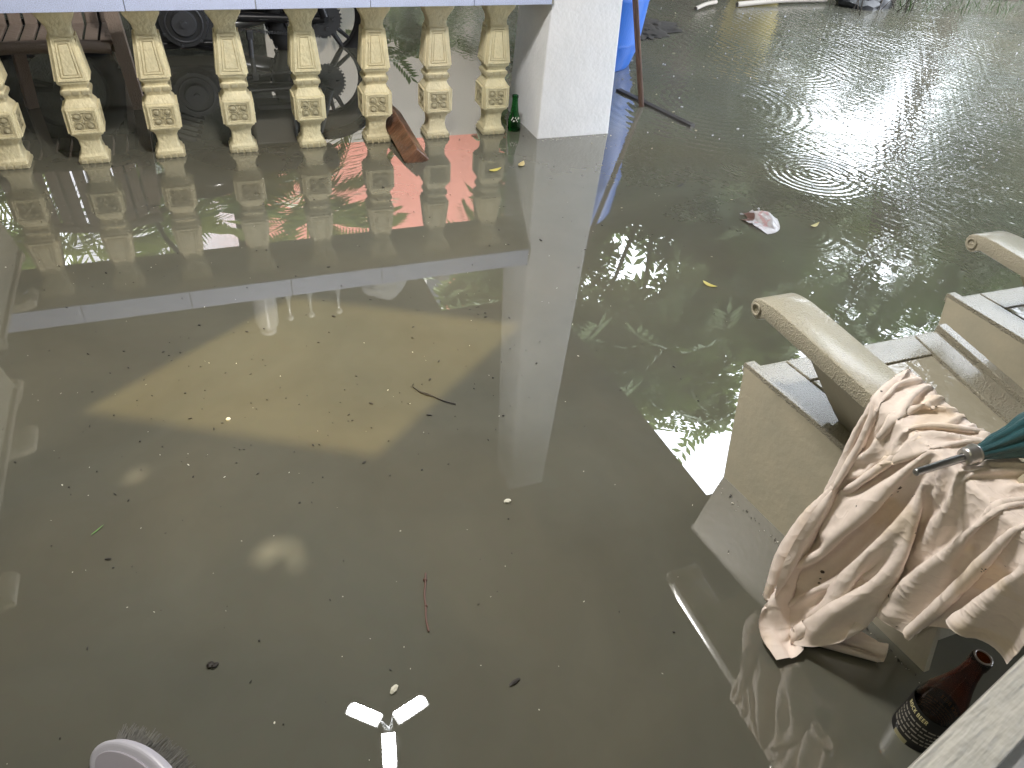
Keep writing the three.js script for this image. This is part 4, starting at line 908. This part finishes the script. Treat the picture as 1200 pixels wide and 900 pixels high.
function tree(name, label, base, fork, clumps, per, mat, seed, leafL, leafW, trunkR = 0.11) {
  const t = thing(name, label, 'tree');
  const mid = [lerp(base[0], fork[0], 0.5) + 0.08, lerp(base[1], fork[1], 0.5), lerp(base[2], fork[2], 0.5) - 0.06];
  mesh('trunk', merged([bar(base, mid, trunkR, trunkR * 0.8, 12), bar(mid, fork, trunkR * 0.8, trunkR * 0.6, 12)]), barkMat, t);
  const limbs = clumps.filter((_, i) => i % 5 === 0).map(([x, y, z]) => merged([bar(fork, [lerp(fork[0], x, 0.55), lerp(fork[1], y, 0.45), lerp(fork[2], z, 0.55)], trunkR * 0.3, trunkR * 0.16, 7), bar([lerp(fork[0], x, 0.55), lerp(fork[1], y, 0.45), lerp(fork[2], z, 0.55)], [x, y, z], trunkR * 0.16, trunkR * 0.06, 6)]));
  mesh('limbs', merged(limbs), barkMat, t);
  mesh('crown', crownGeo(clumps, per, seed, leafL, leafW), mat, t);
  return t;
}
// clumps placed round a centre: n clumps in an ellipsoid shell
function clumpsIn(c, rad, n, size, seed) {
  const r = mulberry(seed), out = [];
  for (let i = 0; i < n; i++) { const a = r() * 6.283, u = 2 * r() - 1, q = Math.cbrt(r()), s = Math.sqrt(1 - u * u); out.push([c[0] + rad[0] * q * s * Math.cos(a), c[1] + rad[1] * q * u, c[2] + rad[2] * q * s * Math.sin(a), size * (0.7 + 0.6 * r())]); }
  return out;
}
// mirrored overhead: the tree that overhangs the yard
tree('overhanging_tree', 'leafy green tree overhanging the yard, mirrored beside the white pillar', [4.5, -0.1, -6.9], [4.3, 1.9, -6.4], clumpsIn([3.95, 2.85, -5.75], [1.9, 1.4, 1.4], 70, 0.46, 201), 42, leafMats[1], 301, 0.14, 0.05);
tree('broad_tree', 'broad dark green tree standing on the far bank of the yard', [7.6, 0, -6.6], [7.5, 2.4, -6.4], clumpsIn([8.0, 3.6, -6.2], [2.5, 0.75, 1.6], 30, 0.5, 202), 26, leafMats[0], 302, 0.15, 0.05, 0.14);
tree('tall_tree', 'tall loose-crowned tree far behind the bank', [13.5, 0.2, -8.0], [13.5, 2.8, -8.0], clumpsIn([13.5, 4.2, -8.0], [2.2, 1.9, 1.8], 30, 0.8, 203), 36, leafMats[2], 303, 0.24, 0.08, 0.17);
tree('slender_tree', 'dense slender tree on the bank beside the pink house', [4.9, 0.1, -9.3], [4.9, 1.2, -9.2], clumpsIn([4.9, 2.3, -9.2], [1.2, 1.7, 1.0], 34, 0.56, 206), 30, leafMats[0], 306, 0.2, 0.07);
tree('leaning_tree', 'dense leaning tree on the bank behind the low bushes', [6.5, 0.1, -8.7], [6.3, 1.2, -8.5], clumpsIn([6.1, 2.2, -8.5], [1.25, 1.65, 1.0], 32, 0.52, 207), 22, leafMats[1], 307, 0.2, 0.07);
tree('sparse_tree', 'thin sparse tree letting the sky through behind the yard', [8.2, 0.1, -8.0], [8.1, 0.8, -7.9], clumpsIn([8.1, 1.15, -7.9], [1.6, 0.75, 1.0], 22, 0.45, 208), 9, leafMats[2], 308, 0.2, 0.06, 0.07);
tree('round_tree', 'rounded tree at the outer end of the far bank', [9.7, 0.1, -6.0], [9.6, 1.2, -6.0], clumpsIn([9.4, 2.2, -6.0], [1.4, 1.5, 1.2], 30, 0.55, 209), 30, leafMats[0], 309, 0.18, 0.06);
// unseen made-up tree, added over the house to keep the sun off the yard
tree('added_shade_tree', 'great unseen tree added over the house to shade the yard', [5.2, -0.3, 3.4], [3.2, 5.2, 1.4], clumpsIn([1.9, 7.2, -0.3], [3.3, 1.0, 3.2], 44, 0.95, 205), 22, leafMats[0], 305, 0.34, 0.12, 0.24);
// low bushes along the bank
let bushN = 0;
for (const [x, z, h, k] of [[3.6, -7.6, 1.2, 2], [4.9, -7.4, 1.1, 0], [6.3, -7.2, 0.95, 2], [7.8, -7.4, 0.9, 0], [9.2, -7.0, 0.9, 2], [2.6, -8.2, 1.1, 0], [10.6, -6.2, 0.9, 0]]) {
  const labels = ['low dark bush on the bank nearest the pink house', 'rounded bush on the bank under the overhanging tree', 'low bush between the overhanging and the broad tree', 'bush at the foot of the broad tree', 'low bush on the bank beyond the broad tree', 'bush growing against the pink house', 'bush at the outer end of the bank'];
  const b = thing('bush', labels[bushN], 'bush', [x, 0.2, z], 0, 'bushes along the bank');
  mesh('stem', merged([0, 1, 2, 3].map((i) => bar([0, -0.2, 0], [0.3 * Math.cos(i * 1.6), h * 0.5, 0.3 * Math.sin(i * 1.6)], 0.025, 0.01, 6))), barkMat, b);
  mesh('foliage', crownGeo(clumpsIn([0, h * 0.5, 0], [0.75, h * 0.45, 0.6], 12, 0.32, 400 + bushN), 46, 500 + bushN, 0.11, 0.04), leafMats[k], b);
  bushN++;
}
// palms and cycad-like plants in front of the houses
function frondGeo(L, droop, n, lw, r) {
  const pos = [], idx = [];
  const P = (t) => [L * t * (1 - 0.25 * droop * t), L * (0.55 * t - (0.55 + droop) * t * t), 0];
  const strip = (A, B, w) => { const b = pos.length / 3; const mx = [(A[0] + B[0]) / 2, (A[1] + B[1]) / 2 + 0.01, (A[2] + B[2]) / 2]; pos.push(...A, mx[0] - w, mx[1], mx[2], mx[0] + w, mx[1], mx[2], ...B); idx.push(b, b + 1, b + 2, b + 1, b + 3, b + 2); };
  for (let i = 0; i < 10; i++) { const a = P(i / 10), c = P((i + 1) / 10), b = pos.length / 3; const w = 0.014 * (1 - i / 12); pos.push(a[0], a[1], -w, a[0], a[1], w, c[0], c[1], -w, c[0], c[1], w); idx.push(b, b + 1, b + 2, b + 1, b + 3, b + 2); }
  for (let i = 0; i < n; i++) for (const s of [-1, 1]) {
    const t = 0.12 + (0.86 * i) / n, p = P(t), l = L * 0.36 * Math.sin(Math.PI * Math.min(0.97, 0.18 + 0.75 * t)) * (0.9 + 0.2 * r());
    strip(p, [p[0] + l * 0.62, p[1] - l * (0.22 + 0.2 * r()), s * l * 0.78], lw);
  }
  return geoOf(pos, idx);
}
let palmN = 0;
function palm(x, z, h, L, n, mat, label) {
  const r = mulberry(600 + palmN), p = thing('palm', label, 'palm', [x, 0, z], 0, 'palms before the houses');
  mesh('trunk', bar([0, -0.3, 0], [0.08, h, 0.03], 0.085, 0.06, 10), barkMat, p);
  for (let i = 0; i < n; i++) {
    const f = mesh('frond', frondGeo(L * (0.8 + 0.4 * r()), 0.15 + 0.5 * r(), 26, 0.026, r), mat, p);
    f.position.set(0.08, h - 0.02, 0.03); f.rotation.set(0, (i / n) * 6.283 + r() * 0.5, 0.15 + 0.75 * r() - (i % 3) * 0.3);
  }
  palmN++;
}
palm(0.80, -7.6, 2.35, 1.25, 15, leafMats[3], 'bushy yellow-green palm in front of the pink house corner');
palm(3.2, -7.9, 3.55, 0.95, 13, leafMats[1], 'tall green palm in front of the pink house');
palm(-1.3, -7.2, 2.3, 1.5, 19, leafMats[3], 'yellow-green palm in front of the pale house');
palm(-0.2, -8.2, 2.2, 1.3, 14, leafMats[0], 'dark palm standing between the two houses');
palm(-2.6, -7.6, 2.1, 1.5, 15, leafMats[1], 'green palm standing apart beyond the motorcycle');

// grass, sticks and rubbish at the water's edge
{
  const r = mulberry(71), pos = [], idx = [];
  for (let i = 0; i < 1500; i++) {
    const x = 3.3 + r() * 5.5, z0 = -5.15 + 0.24 * Math.max(0, x - 3.1) - r() * r() * 1.2;
    if ((x < 4.9 && r() < 0.85) || r() < 0.35) continue;
    const h = 0.06 + 0.16 * r() * r(), a = r() * 6.28, w = 0.004 + 0.004 * r(), lean = (r() - 0.5) * 0.25, b = pos.length / 3;
    for (let k = 0; k < 4; k++) { const t = k / 3, q = w * (1 - t * 0.9); const px = x + lean * t * t, pz = z0 + 0.06 * Math.sin(a) * t * t; pos.push(px - q * Math.cos(a), -0.05 + h * t, pz - q * Math.sin(a), px + q * Math.cos(a), -0.05 + h * t, pz + q * Math.sin(a)); }
    for (let k = 0; k < 3; k++) { const c = b + k * 2; idx.push(c, c + 1, c + 2, c + 1, c + 3, c + 2); }
  }
  const g = mesh('bank_grass', geoOf(pos, idx), leafMats[2]); setting(g, 'stuff'); tag(g, 'sparse upright grass at the edge of the bank', 'grass');
}
{
  const stickMat = std(0.42, 0.38, 0.33, 0.7);
  const st = tag(mesh('pale_stick', tube([[-0.42, 0.02, 0.1], [0, 0.03, 0], [0.4, 0.025, -0.06]], 0.018, 16, 8), stickMat), 'long pale stick washed up along the bank', 'stick'); st.position.set(4.05, 0.0, -4.92); st.rotation.y = -0.1;
  const st2 = tag(mesh('pale_stick', tube([[-0.14, 0.02, 0.03], [0, 0.03, 0], [0.14, 0.025, -0.03]], 0.013, 12, 8), stickMat), 'short pale stick floating near the ragged mat', 'stick'); st2.position.set(3.36, 0, -4.85); st2.rotation.y = 0.3;
  const pot = thing('yellow_pot', 'yellow clay pot standing in water at the foot of the bank', 'pot', [3.97, -0.12, -5.14]);
  mesh('body', bottleOf([[0, 0], [0, 0.13], [0.06, 0.15], [0.2, 0.19], [0.34, 0.2], [0.36, 0.215], [0.39, 0.215], [0.39, 0.19], [0.3, 0.17]], 30), std(0.42, 0.34, 0.10, 0.7, { bumpMap: withRepeat(grainBump, 2), bumpScale: 0.004 }), pot);
  mesh('soil', new THREE.CircleGeometry(0.18, 24).rotateX(-Math.PI / 2).translate(0, 0.32, 0), std(0.04, 0.03, 0.02, 0.95), pot);
  const lg = new THREE.IcosahedronGeometry(0.16, 4), p = lg.attributes.position;
  for (let i = 0; i < p.count; i++) { const k = 1 + 0.5 * fbm(p.getX(i) * 8, p.getY(i) * 8, p.getZ(i) * 8, 3); p.setXYZ(i, p.getX(i) * k * 1.5, Math.max(-0.05, p.getY(i) * k * 0.7), p.getZ(i) * k); }
  lg.computeVertexNormals();
  const bag = tag(mesh('black_bag', toCreasedNormals(lg, 0.4), std(0.012, 0.012, 0.014, 0.3)), 'crumpled black rubbish bag lying at the edge of the bank', 'bag'); bag.position.set(4.75, 0.02, -4.86);
  const r = mulberry(91); let k = 0;
  const twigs = []; for (let i = 0; i < 26; i++) { const x = 4.4 + r() * 0.7, z = -4.85 + r() * 0.25; twigs.push(bar([x, -0.02, z], [x + (r() - 0.5) * 0.35, 0.05 + r() * 0.3, z + (r() - 0.5) * 0.2], 0.004, 0.002, 5)); }
  const tw = mesh('bank_twigs', merged(twigs), std(0.05, 0.04, 0.03, 0.8)); setting(tw, 'stuff'); tag(tw, 'tangle of thin dead twigs around the black bag', 'twigs');
}

renderer.render(scene, camera);
